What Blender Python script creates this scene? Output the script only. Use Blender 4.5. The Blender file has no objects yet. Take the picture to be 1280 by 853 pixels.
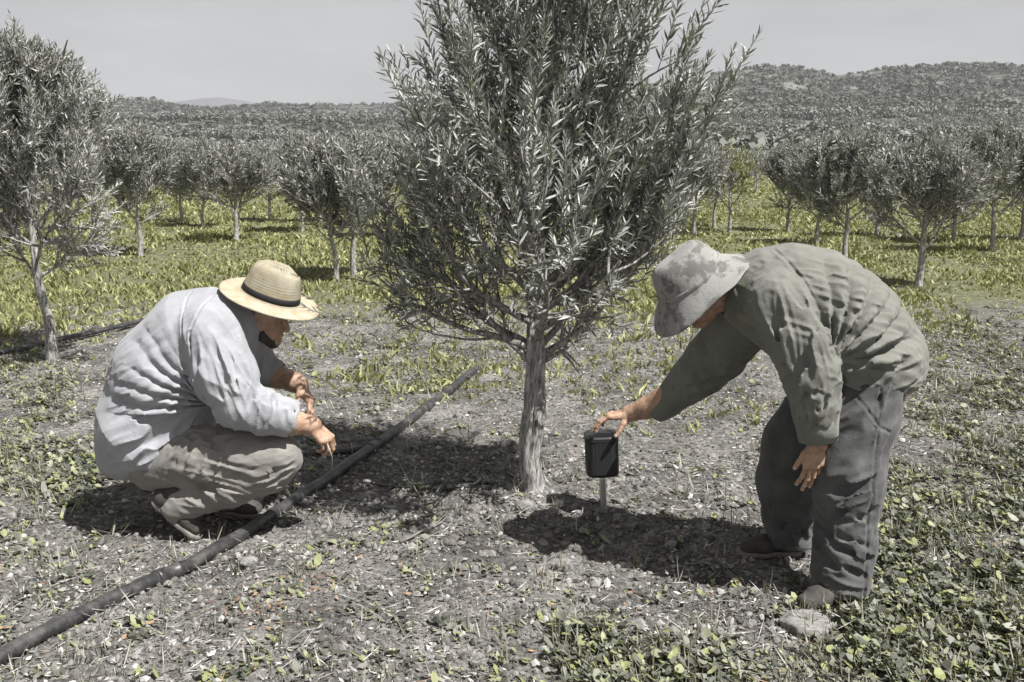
import bpy, math, random
import numpy as np
from mathutils import Vector, Matrix

# ------------------------------------------------------------------ camera, sky, sun, exposure
SCN = bpy.context.scene
COL = SCN.collection
CAM_H, PITCH, FPX = 1.60, math.radians(10.6), 1256.0
cam_d = bpy.data.cameras.new('camera')
cam_d.sensor_width = 36.0
cam_d.lens = 36.0 * FPX / 1280.0
cam_d.clip_start, cam_d.clip_end = 0.05, 9000
cam = bpy.data.objects.new('camera', cam_d)
COL.objects.link(cam)
cam.location = (0, 0, CAM_H)
cam.rotation_euler = (math.pi / 2 - PITCH, 0, 0)
SCN.camera = cam

SUN_TO = Vector((0.42, -0.30, 0.86)).normalized()        # towards the sun: high, from the right
sun_d = bpy.data.lights.new('sun', 'SUN')
sun_d.energy, sun_d.angle, sun_d.color = 5.0, math.radians(0.5), (1.0, 0.978, 0.95)
sun = bpy.data.objects.new('sun', sun_d)
COL.objects.link(sun)
sun.rotation_euler = (-SUN_TO).to_track_quat('-Z', 'Y').to_euler()

world = bpy.data.worlds.new('World')
SCN.world = world
world.use_nodes = True
wn, wl = world.node_tree.nodes, world.node_tree.links
sky = wn.new('ShaderNodeTexSky')
sky.sky_type = 'NISHITA'
sky.sun_disc = False
sky.sun_elevation = math.asin(SUN_TO.z)
sky.sun_rotation = math.atan2(SUN_TO.x, SUN_TO.y)
sky.air_density, sky.dust_density, sky.ozone_density = 1.0, 0.6, 1.0
hsn = wn.new('ShaderNodeHueSaturation')                    # a hazy, colourless summer sky
hsn.inputs['Saturation'].default_value = 0.06
wl.new(sky.outputs[0], hsn.inputs['Color'])
tcw = wn.new('ShaderNodeTexCoord')                        # thin high cloud
mpw = wn.new('ShaderNodeMapping')
mpw.inputs['Scale'].default_value = (1.6, 1.6, 7.0)
wl.new(tcw.outputs['Generated'], mpw.inputs[0])
cln = wn.new('ShaderNodeTexNoise')
cln.inputs['Scale'].default_value, cln.inputs['Detail'].default_value, cln.inputs['Roughness'].default_value = 1.7, 6.0, 0.6
wl.new(mpw.outputs[0], cln.inputs['Vector'])
clr = wn.new('ShaderNodeMapRange')
clr.inputs[1].default_value, clr.inputs[2].default_value, clr.inputs[3].default_value, clr.inputs[4].default_value = 0.3, 0.7, 0.86, 1.12
wl.new(cln.outputs[0], clr.inputs[0])
clm = wn.new('ShaderNodeVectorMath')
clm.operation = 'SCALE'
wl.new(hsn.outputs[0], clm.inputs[0])
wl.new(clr.outputs[0], clm.inputs['Scale'])
wl.new(clm.outputs[0], wn['Background'].inputs['Color'])
wn['Background'].inputs['Strength'].default_value = 0.054
SCN.view_settings.view_transform = 'Standard'
SCN.view_settings.look = 'None'
SCN.view_settings.exposure = 0.78
SCN.view_settings.gamma = 1.0
SCN.view_settings.use_curve_mapping = False

# ------------------------------------------------------------------ placing helpers
YS = CAM_H / 1.55
CP, SP = math.cos(PITCH), math.sin(PITCH)


def ray(px, py):
    cx, cy = (px - 640.0) / FPX, (426.5 - py) / FPX
    return np.array([cx, CP + cy * SP, -SP + cy * CP])


def at(px, py, Y):
    d = ray(px, py)
    return np.array([0, 0, CAM_H]) + d * (Y * YS / d[1])


def gp(px, py, z=0.0):
    d = ray(px, py)
    return np.array([0, 0, CAM_H]) + d * ((z - CAM_H) / d[2])


def m_per_px(p):
    return (p[1] * CP + (CAM_H - p[2]) * SP) / FPX


def J(px, py, Y, r):
    p = at(px, py, Y)
    return (p, r * m_per_px(p))


def nz(v):
    v = np.asarray(v, float)
    return v / max(1e-9, np.linalg.norm(v))


# ------------------------------------------------------------------ numpy noise
def _hash(i, j, k, s):
    h = (i.astype(np.int64) * 374761393 + j.astype(np.int64) * 668265263 + k.astype(np.int64) * 2147483647 + s * 974634781) & 0xffffffff
    h = ((h ^ (h >> 13)) * 1274126177) & 0xffffffff
    h = ((h ^ (h >> 16)) * 2246822519) & 0xffffffff
    return ((h ^ (h >> 15)) & 0xffffff) / float(0xffffff)


def noise3(P, s=0):
    P = np.asarray(P, float)
    I = np.floor(P)
    f = P - I
    f = f * f * (3 - 2 * f)
    I = I.astype(np.int64)
    r = 0
    for a in (0, 1):
        wa = f[:, 0] if a else 1 - f[:, 0]
        for b in (0, 1):
            wb = f[:, 1] if b else 1 - f[:, 1]
            for c in (0, 1):
                wc = f[:, 2] if c else 1 - f[:, 2]
                r = r + wa * wb * wc * _hash(I[:, 0] + a, I[:, 1] + b, I[:, 2] + c, s)
    return r


def fbm2(x, y, s=0, o=3):
    P = np.stack([np.ravel(x), np.ravel(y), np.zeros(np.size(x)) + 0.37], 1)
    r, a, t = 0, 1.0, 0
    for q in range(o):
        r = r + a * (noise3(P * (2 ** q) + 17.3 * q, s + q) - 0.5)
        t += a
        a *= 0.5
    return (r / t).reshape(np.shape(x))


# ------------------------------------------------------------------ objects
def link(name, data, parent=None):
    o = bpy.data.objects.new(name, data)
    COL.objects.link(o)
    if parent is not None:
        o.parent = parent
    return o


def tag(o, label=None, cat=None, group=None, kind=None):
    for k, v in (('label', label), ('category', cat), ('group', group), ('kind', kind)):
        if v:
            o[k] = v
    return o


def empty(name, loc=(0, 0, 0)):
    o = link(name, None)
    o.empty_display_size = 0.1
    o.location = [float(c) for c in loc]
    return o


def mesh_np(name, V, faces, mat, smooth=False, face_mat=None):
    """faces: list of int arrays, each (n, 3) or (n, 4)"""
    me = bpy.data.meshes.new(name)
    V = np.asarray(V, np.float32)
    faces = [np.asarray(f, np.int32) for f in faces if len(f)]
    me.vertices.add(len(V))
    me.vertices.foreach_set('co', V.ravel())
    nf = sum(len(f) for f in faces)
    tot = np.concatenate([np.full(len(f), f.shape[1], np.int32) for f in faces])
    start = np.concatenate([[0], np.cumsum(tot)[:-1]]).astype(np.int32)
    idx = np.concatenate([f.ravel() for f in faces])
    me.loops.add(len(idx))
    me.loops.foreach_set('vertex_index', idx)
    me.polygons.add(nf)
    me.polygons.foreach_set('loop_start', start)
    me.polygons.foreach_set('loop_total', tot)
    for m in (mat if isinstance(mat, (list, tuple)) else [mat]):
        me.materials.append(m)
    if face_mat is not None:
        me.polygons.foreach_set('material_index', np.asarray(face_mat, np.int32))
    me.polygons.foreach_set('use_smooth', np.full(nf, smooth))
    me.update(calc_edges=True)
    me.validate()
    return me


def obj_np(name, V, faces, mat, parent=None, smooth=False, face_mat=None):
    V = np.asarray(V, float)
    if parent is not None:                       # parents carry a location only
        q = parent
        while q is not None:
            V = V - np.array(q.location)
            q = q.parent
    return link(name, mesh_np(name, V, faces, mat, smooth, face_mat), parent)


class MB:
    """collects tubes, lathes and boxes into one mesh"""
    def __init__(s):
        s.V, s.Q, s.T, s.n = [], [], [], 0

    def add(s, V, Q=None, T=None):
        V = np.asarray(V, float)
        if Q is not None and len(Q):
            s.Q.append(np.asarray(Q) + s.n)
        if T is not None and len(T):
            s.T.append(np.asarray(T) + s.n)
        s.V.append(V)
        s.n += len(V)

    def tube(s, pts, rad, seg=8, cap=True, rough=0.0, seed=0):
        pts = np.asarray(pts, float)
        n = len(pts)
        rad = np.full(n, rad) if np.isscalar(rad) else np.asarray(rad, float)
        tan = np.gradient(pts, axis=0)
        tan /= np.maximum(1e-9, np.linalg.norm(tan, axis=1))[:, None]
        ref = np.array([0, 0, 1.0]) if abs(tan[0][2]) < 0.9 else np.array([1.0, 0, 0])
        u = nz(np.cross(ref, tan[0]))
        ring = []
        ang = np.arange(seg) * 2 * math.pi / seg
        for i in range(n):
            u = nz(u - tan[i] * np.dot(u, tan[i]))
            w = np.cross(tan[i], u)
            ring.append(pts[i] + rad[i] * (np.cos(ang)[:, None] * u + np.sin(ang)[:, None] * w))
        V = np.concatenate(ring)
        i, j = np.meshgrid(np.arange(n - 1), np.arange(seg), indexing='ij')
        a, b = i * seg + j, i * seg + (j + 1) % seg
        Q = np.stack([a, b, b + seg, a + seg], -1).reshape(-1, 4)
        T = None
        if cap:
            V = np.concatenate([V, pts[:1], pts[-1:]])
            jj = np.arange(seg)
            c0, c1, L = n * seg, n * seg + 1, (n - 1) * seg
            T = np.concatenate([np.stack([(jj + 1) % seg, jj, jj * 0 + c0], 1), np.stack([L + jj, L + (jj + 1) % seg, jj * 0 + c1], 1)])
        s.add(V, Q, T)

    def lathe(s, prof, seg, M, fn=None):
        """prof: [(r, h)]; M = (origin, ex, ey, ez)"""
        o, ex, ey, ez = [np.asarray(q, float) for q in M]
        ang = np.arange(seg) * 2 * math.pi / seg
        V = []
        for k, (r, h) in enumerate(prof):
            rr, hh = (np.full(seg, r), np.full(seg, h)) if fn is None else fn(r, h, ang, k)
            V.append(o + (rr * np.cos(ang))[:, None] * ex + (rr * np.sin(ang))[:, None] * ey + hh[:, None] * ez)
        n = len(prof)
        i, j = np.meshgrid(np.arange(n - 1), np.arange(seg), indexing='ij')
        a, b = i * seg + j, i * seg + (j + 1) % seg
        s.add(np.concatenate(V), np.stack([a, b, b + seg, a + seg], -1).reshape(-1, 4))

    def build(s, name, mat, parent=None, smooth=True):
        return obj_np(name, np.concatenate(s.V), s.Q + s.T, mat, parent, smooth)


# ------------------------------------------------------------------ signed distance modelling
class Field:
    def __init__(s, lo, hi, h):
        s.lo, s.h = np.asarray(lo, float), h
        s.n = np.ceil((np.asarray(hi) - s.lo) / h).astype(int) + 1
        s.F = np.full(s.n, 0.5, np.float32)

    def box(s, lo, hi):
        a = np.clip(np.floor((lo - s.lo) / s.h).astype(int), 0, s.n)
        b = np.clip(np.ceil((hi - s.lo) / s.h).astype(int) + 1, 0, s.n)
        ax = [(s.lo[q] + np.arange(a[q], b[q]) * s.h).astype(np.float32) for q in range(3)]
        return (slice(a[0], b[0]), slice(a[1], b[1]), slice(a[2], b[2])), ax[0][:, None, None], ax[1][None, :, None], ax[2][None, None, :]

    def _join(s, sl, d, k, cut):
        A = s.F[sl]
        if A.size == 0:
            return
        if cut:
            A, d = -A, d
        h = np.maximum(k - np.abs(A - d), 0) / max(k, 1e-6)
        r = np.minimum(A, d) - h * h * (k * 0.25)
        s.F[sl] = -r if cut else r

    def cone(s, a, b, ra, rb, k=0.012, flat=None, cut=False):
        a, b = np.asarray(a, float), np.asarray(b, float)
        fl = 1.0 if flat is None else max(1.0, flat[1])
        R = max(ra, rb) * fl + 2.5 * k + 3 * s.h + 0.01
        sl, X, Y, Z = s.box(np.minimum(a, b) - R, np.maximum(a, b) + R)
        ab = b - a
        L2 = max(1e-9, float(ab @ ab))
        px, py, pz = X - a[0], Y - a[1], Z - a[2]
        t = np.clip((px * ab[0] + py * ab[1] + pz * ab[2]) / L2, 0, 1)
        px, py, pz = px - t * ab[0], py - t * ab[1], pz - t * ab[2]
        if flat is not None:
            ax, sc = nz(flat[0]), flat[1]
            q = (px * ax[0] + py * ax[1] + pz * ax[2]) * (1 / sc - 1)
            px, py, pz = px + q * ax[0], py + q * ax[1], pz + q * ax[2]
        d = np.sqrt(px * px + py * py + pz * pz) - (ra + (rb - ra) * t)
        s._join(sl, d.astype(np.float32), k, cut)

    def chain(s, js, k=0.02, flat=None, cut=False, grow=0.0, mul=1.0):
        for (a, ra), (b, rb) in zip(js[:-1], js[1:]):
            s.cone(a, b, ra * mul + grow, rb * mul + grow, k, flat, cut)

    def ell(s, c, rad, axes=None, k=0.012, cut=False):
        c, rad = np.asarray(c, float), np.asarray(rad, float)
        R = rad.max() + 2.5 * k + 3 * s.h
        sl, X, Y, Z = s.box(c - R, c + R)
        E = np.eye(3) if axes is None else np.asarray(axes, float)
        x, y, z = X - c[0], Y - c[1], Z - c[2]
        u = [(x * E[q][0] + y * E[q][1] + z * E[q][2]) / rad[q] for q in range(3)]
        v = [u[q] / rad[q] for q in range(3)]
        k0 = np.sqrt(u[0] ** 2 + u[1] ** 2 + u[2] ** 2)
        k1 = np.sqrt(v[0] ** 2 + v[1] ** 2 + v[2] ** 2) + 1e-6
        s._join(sl, (k0 * (k0 - 1) / k1).astype(np.float32), k, cut)

    def half(s, p, nrm, k=0.006):
        """cut away everything on the side nrm points to"""
        X, Y, Z = [(s.lo[q] + np.arange(s.n[q]) * s.h).astype(np.float32) for q in range(3)]
        nrm = nz(nrm)
        d = (X[:, None, None] - p[0]) * nrm[0] + (Y[None, :, None] - p[1]) * nrm[1] + (Z[None, None, :] - p[2]) * nrm[2]
        s._join((slice(None),) * 3, -d.astype(np.float32), k, True)

    def displace(s, fn, band=0.02):
        I = np.argwhere(np.abs(s.F) < band)
        P = s.lo + I * s.h
        s.F[I[:, 0], I[:, 1], I[:, 2]] += fn(P).astype(np.float32)

    def mesh(s):
        F = s.F
        F[0], F[-1], F[:, 0], F[:, -1], F[:, :, 0], F[:, :, -1] = (np.maximum(F[0], .01), np.maximum(F[-1], .01), np.maximum(F[:, 0], .01),
                                                                  np.maximum(F[:, -1], .01), np.maximum(F[:, :, 0], .01), np.maximum(F[:, :, -1], .01))
        S = F < 0
        nx, ny, nzz = F.shape
        cnt = np.zeros((nx - 1, ny - 1, nzz - 1), np.int8)
        for a in (0, 1):
            for b in (0, 1):
                for c in (0, 1):
                    cnt += S[a:nx - 1 + a, b:ny - 1 + b, c:nzz - 1 + c]
        C = np.argwhere((cnt > 0) & (cnt < 8))
        vid = np.full(cnt.shape, -1, np.int32)
        vid[C[:, 0], C[:, 1], C[:, 2]] = np.arange(len(C))
        acc, num = np.zeros((len(C), 3)), np.zeros(len(C))
        for ax in range(3):
            o1, o2 = [q for q in range(3) if q != ax]
            for u in (0, 1):
                for v in (0, 1):
                    off = np.zeros(3, int)
                    off[o1], off[o2] = u, v
                    A = C + off
                    B = A.copy()
                    B[:, ax] += 1
                    fa, fb = F[A[:, 0], A[:, 1], A[:, 2]].astype(float), F[B[:, 0], B[:, 1], B[:, 2]].astype(float)
                    m = (fa < 0) != (fb < 0)
                    t = np.where(m, fa / np.where(m, fa - fb, 1), 0)
                    P = A.astype(float)
                    P[:, ax] += t
                    acc[m] += P[m]
                    num[m] += 1
        V = s.lo + acc / num[:, None] * s.h
        Q = []
        for ax in range(3):
            o1, o2 = [(1, 2), (2, 0), (0, 1)][ax]
            sa = [slice(None)] * 3
            sb = [slice(None)] * 3
            sa[ax], sb[ax] = slice(0, -1), slice(1, None)
            D = S[tuple(sa)] != S[tuple(sb)]
            E = np.argwhere(D)
            E = E[(E[:, o1] > 0) & (E[:, o2] > 0) & (E[:, o1] < F.shape[o1] - 1) & (E[:, o2] < F.shape[o2] - 1)]
            ins = S[E[:, 0], E[:, 1], E[:, 2]]

            def cell(u, v):
                K = E.copy()
                K[:, o1] += u
                K[:, o2] += v
                return vid[K[:, 0], K[:, 1], K[:, 2]]
            q = np.stack([cell(-1, -1), cell(0, -1), cell(0, 0), cell(-1, 0)], 1)
            q[~ins] = q[~ins][:, ::-1]
            Q.append(q)
        return V, [np.concatenate(Q)]


def wrinkle(P, C, R, D, wl, amp, seed, long=5.0):
    """ridged noise stretched along D, inside a soft ball at C"""
    D = nz(D)
    w = np.exp(-(((P - C) / R) ** 2).sum(1))
    keep = w > 0.03
    out = np.zeros(len(P))
    P, w = P[keep], w[keep]
    q = P - D * (P @ D)[:, None] * (1 - 1 / long)
    q = q + 0.25 * wl * np.stack([noise3(P / (wl * 2.5), seed + 5 + i) for i in range(3)], 1)
    n = noise3(q / wl + seed * 3.1, seed)
    out[keep] = -amp * w * (1 - 2.4 * np.abs(2 * n - 1))
    return out


def fan(P, O, t0, t1, n, r0, r1, amp, seed):
    """pleats that radiate from O in the x-z plane"""
    dx, dz = P[:, 0] - O[0], P[:, 2] - O[1]
    r, th = np.hypot(dx, dz), np.arctan2(dz, dx)
    u = (th - t0) / (t1 - t0)
    w = np.clip(np.minimum(u, 1 - u) * 5, 0, 1) * np.clip((r - r0) / 0.05, 0, 1) * np.clip((r1 - r) / (0.45 * r1), 0, 1)
    keep = w > 0.01
    out = np.zeros(len(P))
    P, u, w = P[keep], u[keep], w[keep]
    ph = n * 2 * math.pi * u + 5.5 * noise3(P * 6.0, seed) + 1.2 * noise3(P * 17.0, seed + 1)
    v = np.abs(np.sin(ph * 0.5))                     # rounded pleats between sharp creases
    out[keep] = -amp * w * (1.9 * v - 1.2) * (0.45 + 1.1 * noise3(P * 8.0, seed + 2))
    return out


def seam(Q, pts, ylim, depth=0.005, width=0.0045):
    """a stitched seam: a narrow groove along a line, on the side of the body that lies before ylim"""
    out = np.zeros(len(Q))
    P2 = Q[:, [0, 2]]
    D = np.full(len(Q), 9.0)
    for a, b_ in zip(pts[:-1], pts[1:]):
        a, b_ = np.asarray(a)[[0, 2]], np.asarray(b_)[[0, 2]]
        ab = b_ - a
        t = np.clip(((P2 - a) @ ab) / (ab @ ab), 0, 1)
        D = np.minimum(D, np.hypot(*(P2 - a - t[:, None] * ab).T))
    m = Q[:, 1] < ylim
    return np.where(m, depth * np.exp(-(D / width) ** 2) - 0.4 * depth * np.exp(-((D - 2.2 * width) / width) ** 2), 0)


# ------------------------------------------------------------------ materials
def mat_base(name, rough=0.8, spec=0.3):
    m = bpy.data.materials.new(name)
    m.use_nodes = True
    b = m.node_tree.nodes['Principled BSDF']
    b.inputs['Roughness'].default_value = rough
    b.inputs['Specular IOR Level'].default_value = spec
    return m, m.node_tree.nodes, m.node_tree.links, b


def ramp(N, stops, interp='LINEAR'):
    r = N.new('ShaderNodeValToRGB')
    e = r.color_ramp.elements
    r.color_ramp.interpolation = interp
    while len(e) < len(stops):
        e.new(0.5)
    for q, (p, c) in zip(e, stops):
        q.position = p
        q.color = (c[0], c[1], c[2], 1) if not np.isscalar(c) else (c, c, c, 1)
    return r


def noise_node(N, L, scale, detail=4, rough=0.6, coord=None, vec=None):
    n = N.new('ShaderNodeTexNoise')
    n.inputs['Scale'].default_value = scale
    n.inputs['Detail'].default_value = detail
    n.inputs['Roughness'].default_value = rough
    if vec is None:
        c = N.new('ShaderNodeTexCoord')
        vec = c.outputs['Object']
    L.new(vec, n.inputs['Vector'])
    return n


def mix_rgb(N, L, a, b, fac, mode='MIX'):
    m = N.new('ShaderNodeMix')
    m.data_type = 'RGBA'
    m.blend_type = mode
    for sock, v in ((m.inputs[0], fac), (m.inputs[6], a), (m.inputs[7], b)):
        if hasattr(v, 'is_linked') or hasattr(v, 'links'):
            L.new(v, sock)
        elif np.isscalar(v):
            sock.default_value = v
        else:
            sock.default_value = (v[0], v[1], v[2], 1)
    return m.outputs[2]


def bump(N, L, b, h, strength, dist, prev=None):
    n = N.new('ShaderNodeBump')
    n.inputs['Strength'].default_value = strength
    n.inputs['Distance'].default_value = dist
    L.new(h, n.inputs['Height'])
    if prev is not None:
        L.new(prev, n.inputs['Normal'])
    L.new(n.outputs[0], b.inputs['Normal'])
    return n.outputs[0]


def leaf_mat(name, stops, rough=0.45, trans=0.18, tcol=(0.2, 0.22, 0.1)):
    m, N, L, b = mat_base(name, rough, 0.4)
    g = N.new('ShaderNodeNewGeometry')
    r = ramp(N, stops)
    L.new(g.outputs['Random Per Island'], r.inputs[0])
    L.new(r.outputs[0], b.inputs['Base Color'])
    t = N.new('ShaderNodeBsdfTranslucent')
    t.inputs[0].default_value = (*tcol, 1)
    mx = N.new('ShaderNodeMixShader')
    mx.inputs[0].default_value = trans
    L.new(b.outputs[0], mx.inputs[1])
    L.new(t.outputs[0], mx.inputs[2])
    L.new(mx.outputs[0], N['Material Output'].inputs['Surface'])
    return m


def cloth_mat(name, c0, c1, weave=900, blotch=7, rough=0.9, extra=None):
    m, N, L, b = mat_base(name, rough, 0.15)
    b.inputs['Sheen Weight'].default_value = 0.15
    n1 = noise_node(N, L, blotch, 5, 0.65)
    r = ramp(N, [(0.3, c0), (0.7, c1)])
    L.new(n1.outputs[0], r.inputs[0])
    n2 = noise_node(N, L, 160, 3, 0.7)
    col = mix_rgb(N, L, r.outputs[0], (0.55, 0.55, 0.55), n2.outputs[0], 'MULTIPLY')
    mm = mix_rgb(N, L, r.outputs[0], col, 0.35)
    if extra is not None:
        n3 = noise_node(N, L, extra[1], 4, 0.6)
        rr = ramp(N, [(extra[2], 0.0), (extra[2] + 0.08, 1.0)])
        L.new(n3.outputs[0], rr.inputs[0])
        mm = mix_rgb(N, L, mm, extra[0], rr.outputs[0])
    L.new(mm, b.inputs['Base Color'])
    nb = noise_node(N, L, 45, 5, 0.7)
    p = bump(N, L, b, nb.outputs[0], 0.35, 0.008)
    bump(N, L, b, n2.outputs[0], 0.4, 0.002, p)
    return m


def plain_mat(name, c, rough=0.6, spec=0.4, metal=0.0, var=0.25, scale=30, bstr=0.15, bdist=0.003):
    m, N, L, b = mat_base(name, rough, spec)
    b.inputs['Metallic'].default_value = metal
    n = noise_node(N, L, scale, 5, 0.65)
    r = ramp(N, [(0.25, [q * (1 - var) for q in c]), (0.75, [min(1, q * (1 + var)) for q in c])])
    L.new(n.outputs[0], r.inputs[0])
    L.new(r.outputs[0], b.inputs['Base Color'])
    if bstr:
        bump(N, L, b, n.outputs[0], bstr, bdist)
    return m
# ------------------------------------------------------------------ ground
rng = np.random.default_rng(7)
random.seed(7)


def gh(x, y):
    """height of the ground"""
    x, y = np.asarray(x, float), np.asarray(y, float)
    near = np.clip((16 - y) / 8, 0, 1)
    z = 0.05 * fbm2(x * 0.9, y * 0.9, 3, 2) + near * (0.045 * fbm2(x * 4.2, y * 4.2, 11, 2) + 0.045 * fbm2(x * 13, y * 13, 23, 3))
    z = z + 0.16 * np.clip((y - 9) / 10, 0, 1) * fbm2(x * 0.25, y * 0.25, 31, 2)
    z = z + 0.05 * np.exp(-((x - TREE[0]) ** 2 + (y - TREE[1]) ** 2) / 0.16)
    return z


TREE = gp(665, 625)[:2]


def green(x, y):
    """how much grass grows here, 0..1"""
    x, y = np.asarray(x, float), np.asarray(y, float)
    g = np.clip((y - 8.0) / 3.2, 0, 1) + 2.2 * fbm2(x * 0.55, y * 0.4, 41, 4) - 0.08
    # bare strips under the tree rows
    row = np.abs(((x - 0.28 * (y - 7.7) + 3.2) / 3.7 + 0.5) % 1.0 - 0.5) * 3.7
    g = g - np.clip(0.55 - row, 0, 0.55) * 0.7
    return np.clip(g, 0, 1)


ys = [0.7]
while ys[-1] < 9:
    ys.append(ys[-1] * 1.0062)
while ys[-1] < 2600:
    ys.append(ys[-1] * 1.022)
ys = np.array(ys)
us = np.linspace(-1, 1, 461)
GX = us[None, :] * (0.95 * ys[:, None] + 2.6)
GY = np.repeat(ys[:, None], len(us), 1)
GZ = gh(GX, GY)
ri, cj = np.meshgrid(np.arange(len(ys) - 1), np.arange(len(us) - 1), indexing='ij')
a0 = ri * len(us) + cj
gq = np.stack([a0, a0 + 1, a0 + 1 + len(us), a0 + len(us)], -1).reshape(-1, 4)

m_soil, N, L, b = mat_base('soil', 0.95, 0.1)
tc = N.new('ShaderNodeTexCoord')
na = noise_node(N, L, 2.2, 6, 0.7)
ra = ramp(N, [(0.36, (0.11, 0.105, 0.098)), (0.5, (0.20, 0.193, 0.18)), (0.66, (0.32, 0.31, 0.29))])
L.new(na.outputs[0], ra.inputs[0])
nb = noise_node(N, L, 38, 5, 0.75)
rb = ramp(N, [(0.36, 0.28), (0.5, 0.75), (0.62, 1.35)])
L.new(nb.outputs[0], rb.inputs[0])
c1 = mix_rgb(N, L, ra.outputs[0], rb.outputs[0], 0.85, 'MULTIPLY')
# short turf further off
sep = N.new('ShaderNodeSeparateXYZ')
L.new(tc.outputs['Object'], sep.inputs[0])
mr = N.new('ShaderNodeMapRange')
mr.inputs[1].default_value, mr.inputs[2].default_value = 7.5, 12.0
L.new(sep.outputs[1], mr.inputs[0])
ng = noise_node(N, L, 0.55, 5, 0.65)
ad = N.new('ShaderNodeMath')
ad.operation = 'ADD'
L.new(mr.outputs[0], ad.inputs[0])
L.new(ng.outputs[0], ad.inputs[1])
rg = ramp(N, [(0.0, 0.0), (0.70, 0.0), (0.98, 1.0)])
mh = N.new('ShaderNodeMath')
mh.operation = 'MULTIPLY'
mh.inputs[1].default_value = 0.72
L.new(ad.outputs[0], mh.inputs[0])
L.new(mh.outputs[0], rg.inputs[0])
ngc = noise_node(N, L, 9, 5, 0.8)
rgc = ramp(N, [(0.32, (0.06, 0.062, 0.04)), (0.5, (0.14, 0.145, 0.085)), (0.68, (0.25, 0.25, 0.165))])
L.new(ngc.outputs[0], rgc.inputs[0])
c2 = mix_rgb(N, L, c1, rgc.outputs[0], rg.outputs[0])
L.new(c2, b.inputs['Base Color'])
pb = bump(N, L, b, nb.outputs[0], 0.9, 0.02)
nc = noise_node(N, L, 140, 3, 0.7)
bump(N, L, b, nc.outputs[0], 0.7, 0.006, pb)
g_o = obj_np('ground', np.stack([GX, GY, GZ], -1).reshape(-1, 3), [gq], m_soil, smooth=True)
tag(g_o, kind='structure')

# ------------------------------------------------------------------ hills
HZ = 426.5 - FPX * math.tan(PITCH)


def elev_h(D, py):
    return CAM_H + D * math.tan(math.atan((426.5 - py) / FPX) - PITCH)


pxs = np.linspace(-1500, 2800, 760)
Ds = np.exp(np.linspace(math.log(62), math.log(900), 190))
ridge_r = np.interp(pxs, [300, 640, 760, 800, 850, 900, 950, 980, 1030, 1070, 1120, 1160, 1210, 1250, 1300, 1500, 2000, 2800],
                    [134, 126, 114, 109, 104, 94, 84, 84, 94, 88, 81, 78, 79, 81, 86, 100, 90, 120])
ridge_l = np.interp(pxs, [-1500, -600, -200, 60, 150, 205, 240, 262, 300, 345, 420, 500, 600, 700, 800, 1400, 2800],
                    [110, 118, 112, 128, 129, 126, 134, 137, 137, 132, 130, 131, 128, 121, 112, 110, 110])
wr_ = np.clip((pxs - 520) / 300, 0, 1)
wr_ = wr_ * wr_ * (3 - 2 * wr_)
PY = np.zeros((len(Ds), len(pxs)))
for j in range(len(pxs)):
    L_ = np.interp(np.log(Ds), np.log([62, 90, 200, 300, 345, 480, 700, 900]), [226, 213, 193, 176, 153, 149, ridge_l[j], ridge_l[j] + 30])
    R_ = np.interp(np.log(Ds), np.log([62, 90, 130, 270, 300, 350, 520, 700, 900]), [226, 211, 200, 152, 150, 138, ridge_r[j], ridge_r[j] + 25, ridge_r[j] + 60])
    PY[:, j] = L_ * (1 - wr_[j]) + R_ * wr_[j]
HX = Ds[:, None] * (pxs[None, :] - 640) / FPX
HY = np.repeat(Ds[:, None], len(pxs), 1)
HZt = CAM_H + HY * np.tan(np.arctan((426.5 - PY) / FPX) - PITCH)
amp = np.clip((HY - 90) / 250, 0, 1)
HZt = HZt + amp * (7.0 * fbm2(HX / 110, HY / 110, 51, 3) + 2.5 * fbm2(HX / 28, HY / 28, 57, 2))
HZt[0] -= 1.5


def hill_z(px, D):
    """height of the hill mesh at a bearing (as a pixel column) and distance"""
    i = np.interp(np.log(D), np.log(Ds), np.arange(len(Ds)))
    j = np.interp(px, pxs, np.arange(len(pxs)))
    i0, j0 = np.floor(i).astype(int).clip(0, len(Ds) - 2), np.floor(j).astype(int).clip(0, len(pxs) - 2)
    u, v = i - i0, j - j0
    return (HZt[i0, j0] * (1 - u) * (1 - v) + HZt[i0 + 1, j0] * u * (1 - v) + HZt[i0, j0 + 1] * (1 - u) * v + HZt[i0 + 1, j0 + 1] * u * v)


m_hill, N, L, b = mat_base('hillside scrub and earth', 0.95, 0.05)
h1 = noise_node(N, L, 0.035, 7, 0.7)
r1 = ramp(N, [(0.38, (0.045, 0.049, 0.04)), (0.5, (0.09, 0.09, 0.08)), (0.62, (0.20, 0.197, 0.18))])
L.new(h1.outputs[0], r1.inputs[0])
h2 = noise_node(N, L, 0.33, 6, 0.75)
r2 = ramp(N, [(0.38, 0.4), (0.62, 1.35)])
L.new(h2.outputs[0], r2.inputs[0])
L.new(mix_rgb(N, L, r1.outputs[0], r2.outputs[0], 0.9, 'MULTIPLY'), b.inputs['Base Color'])
bump(N, L, b, h2.outputs[0], 0.6, 0.8)
nr, ncx = HX.shape
ri, cj = np.meshgrid(np.arange(nr - 1), np.arange(ncx - 1), indexing='ij')
a0 = ri * ncx + cj
hq = np.stack([a0, a0 + 1, a0 + 1 + ncx, a0 + ncx], -1).reshape(-1, 4)
tag(obj_np('hills', np.stack([HX, HY, HZt], -1).reshape(-1, 3), [hq], m_hill, smooth=True), kind='structure')

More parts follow.
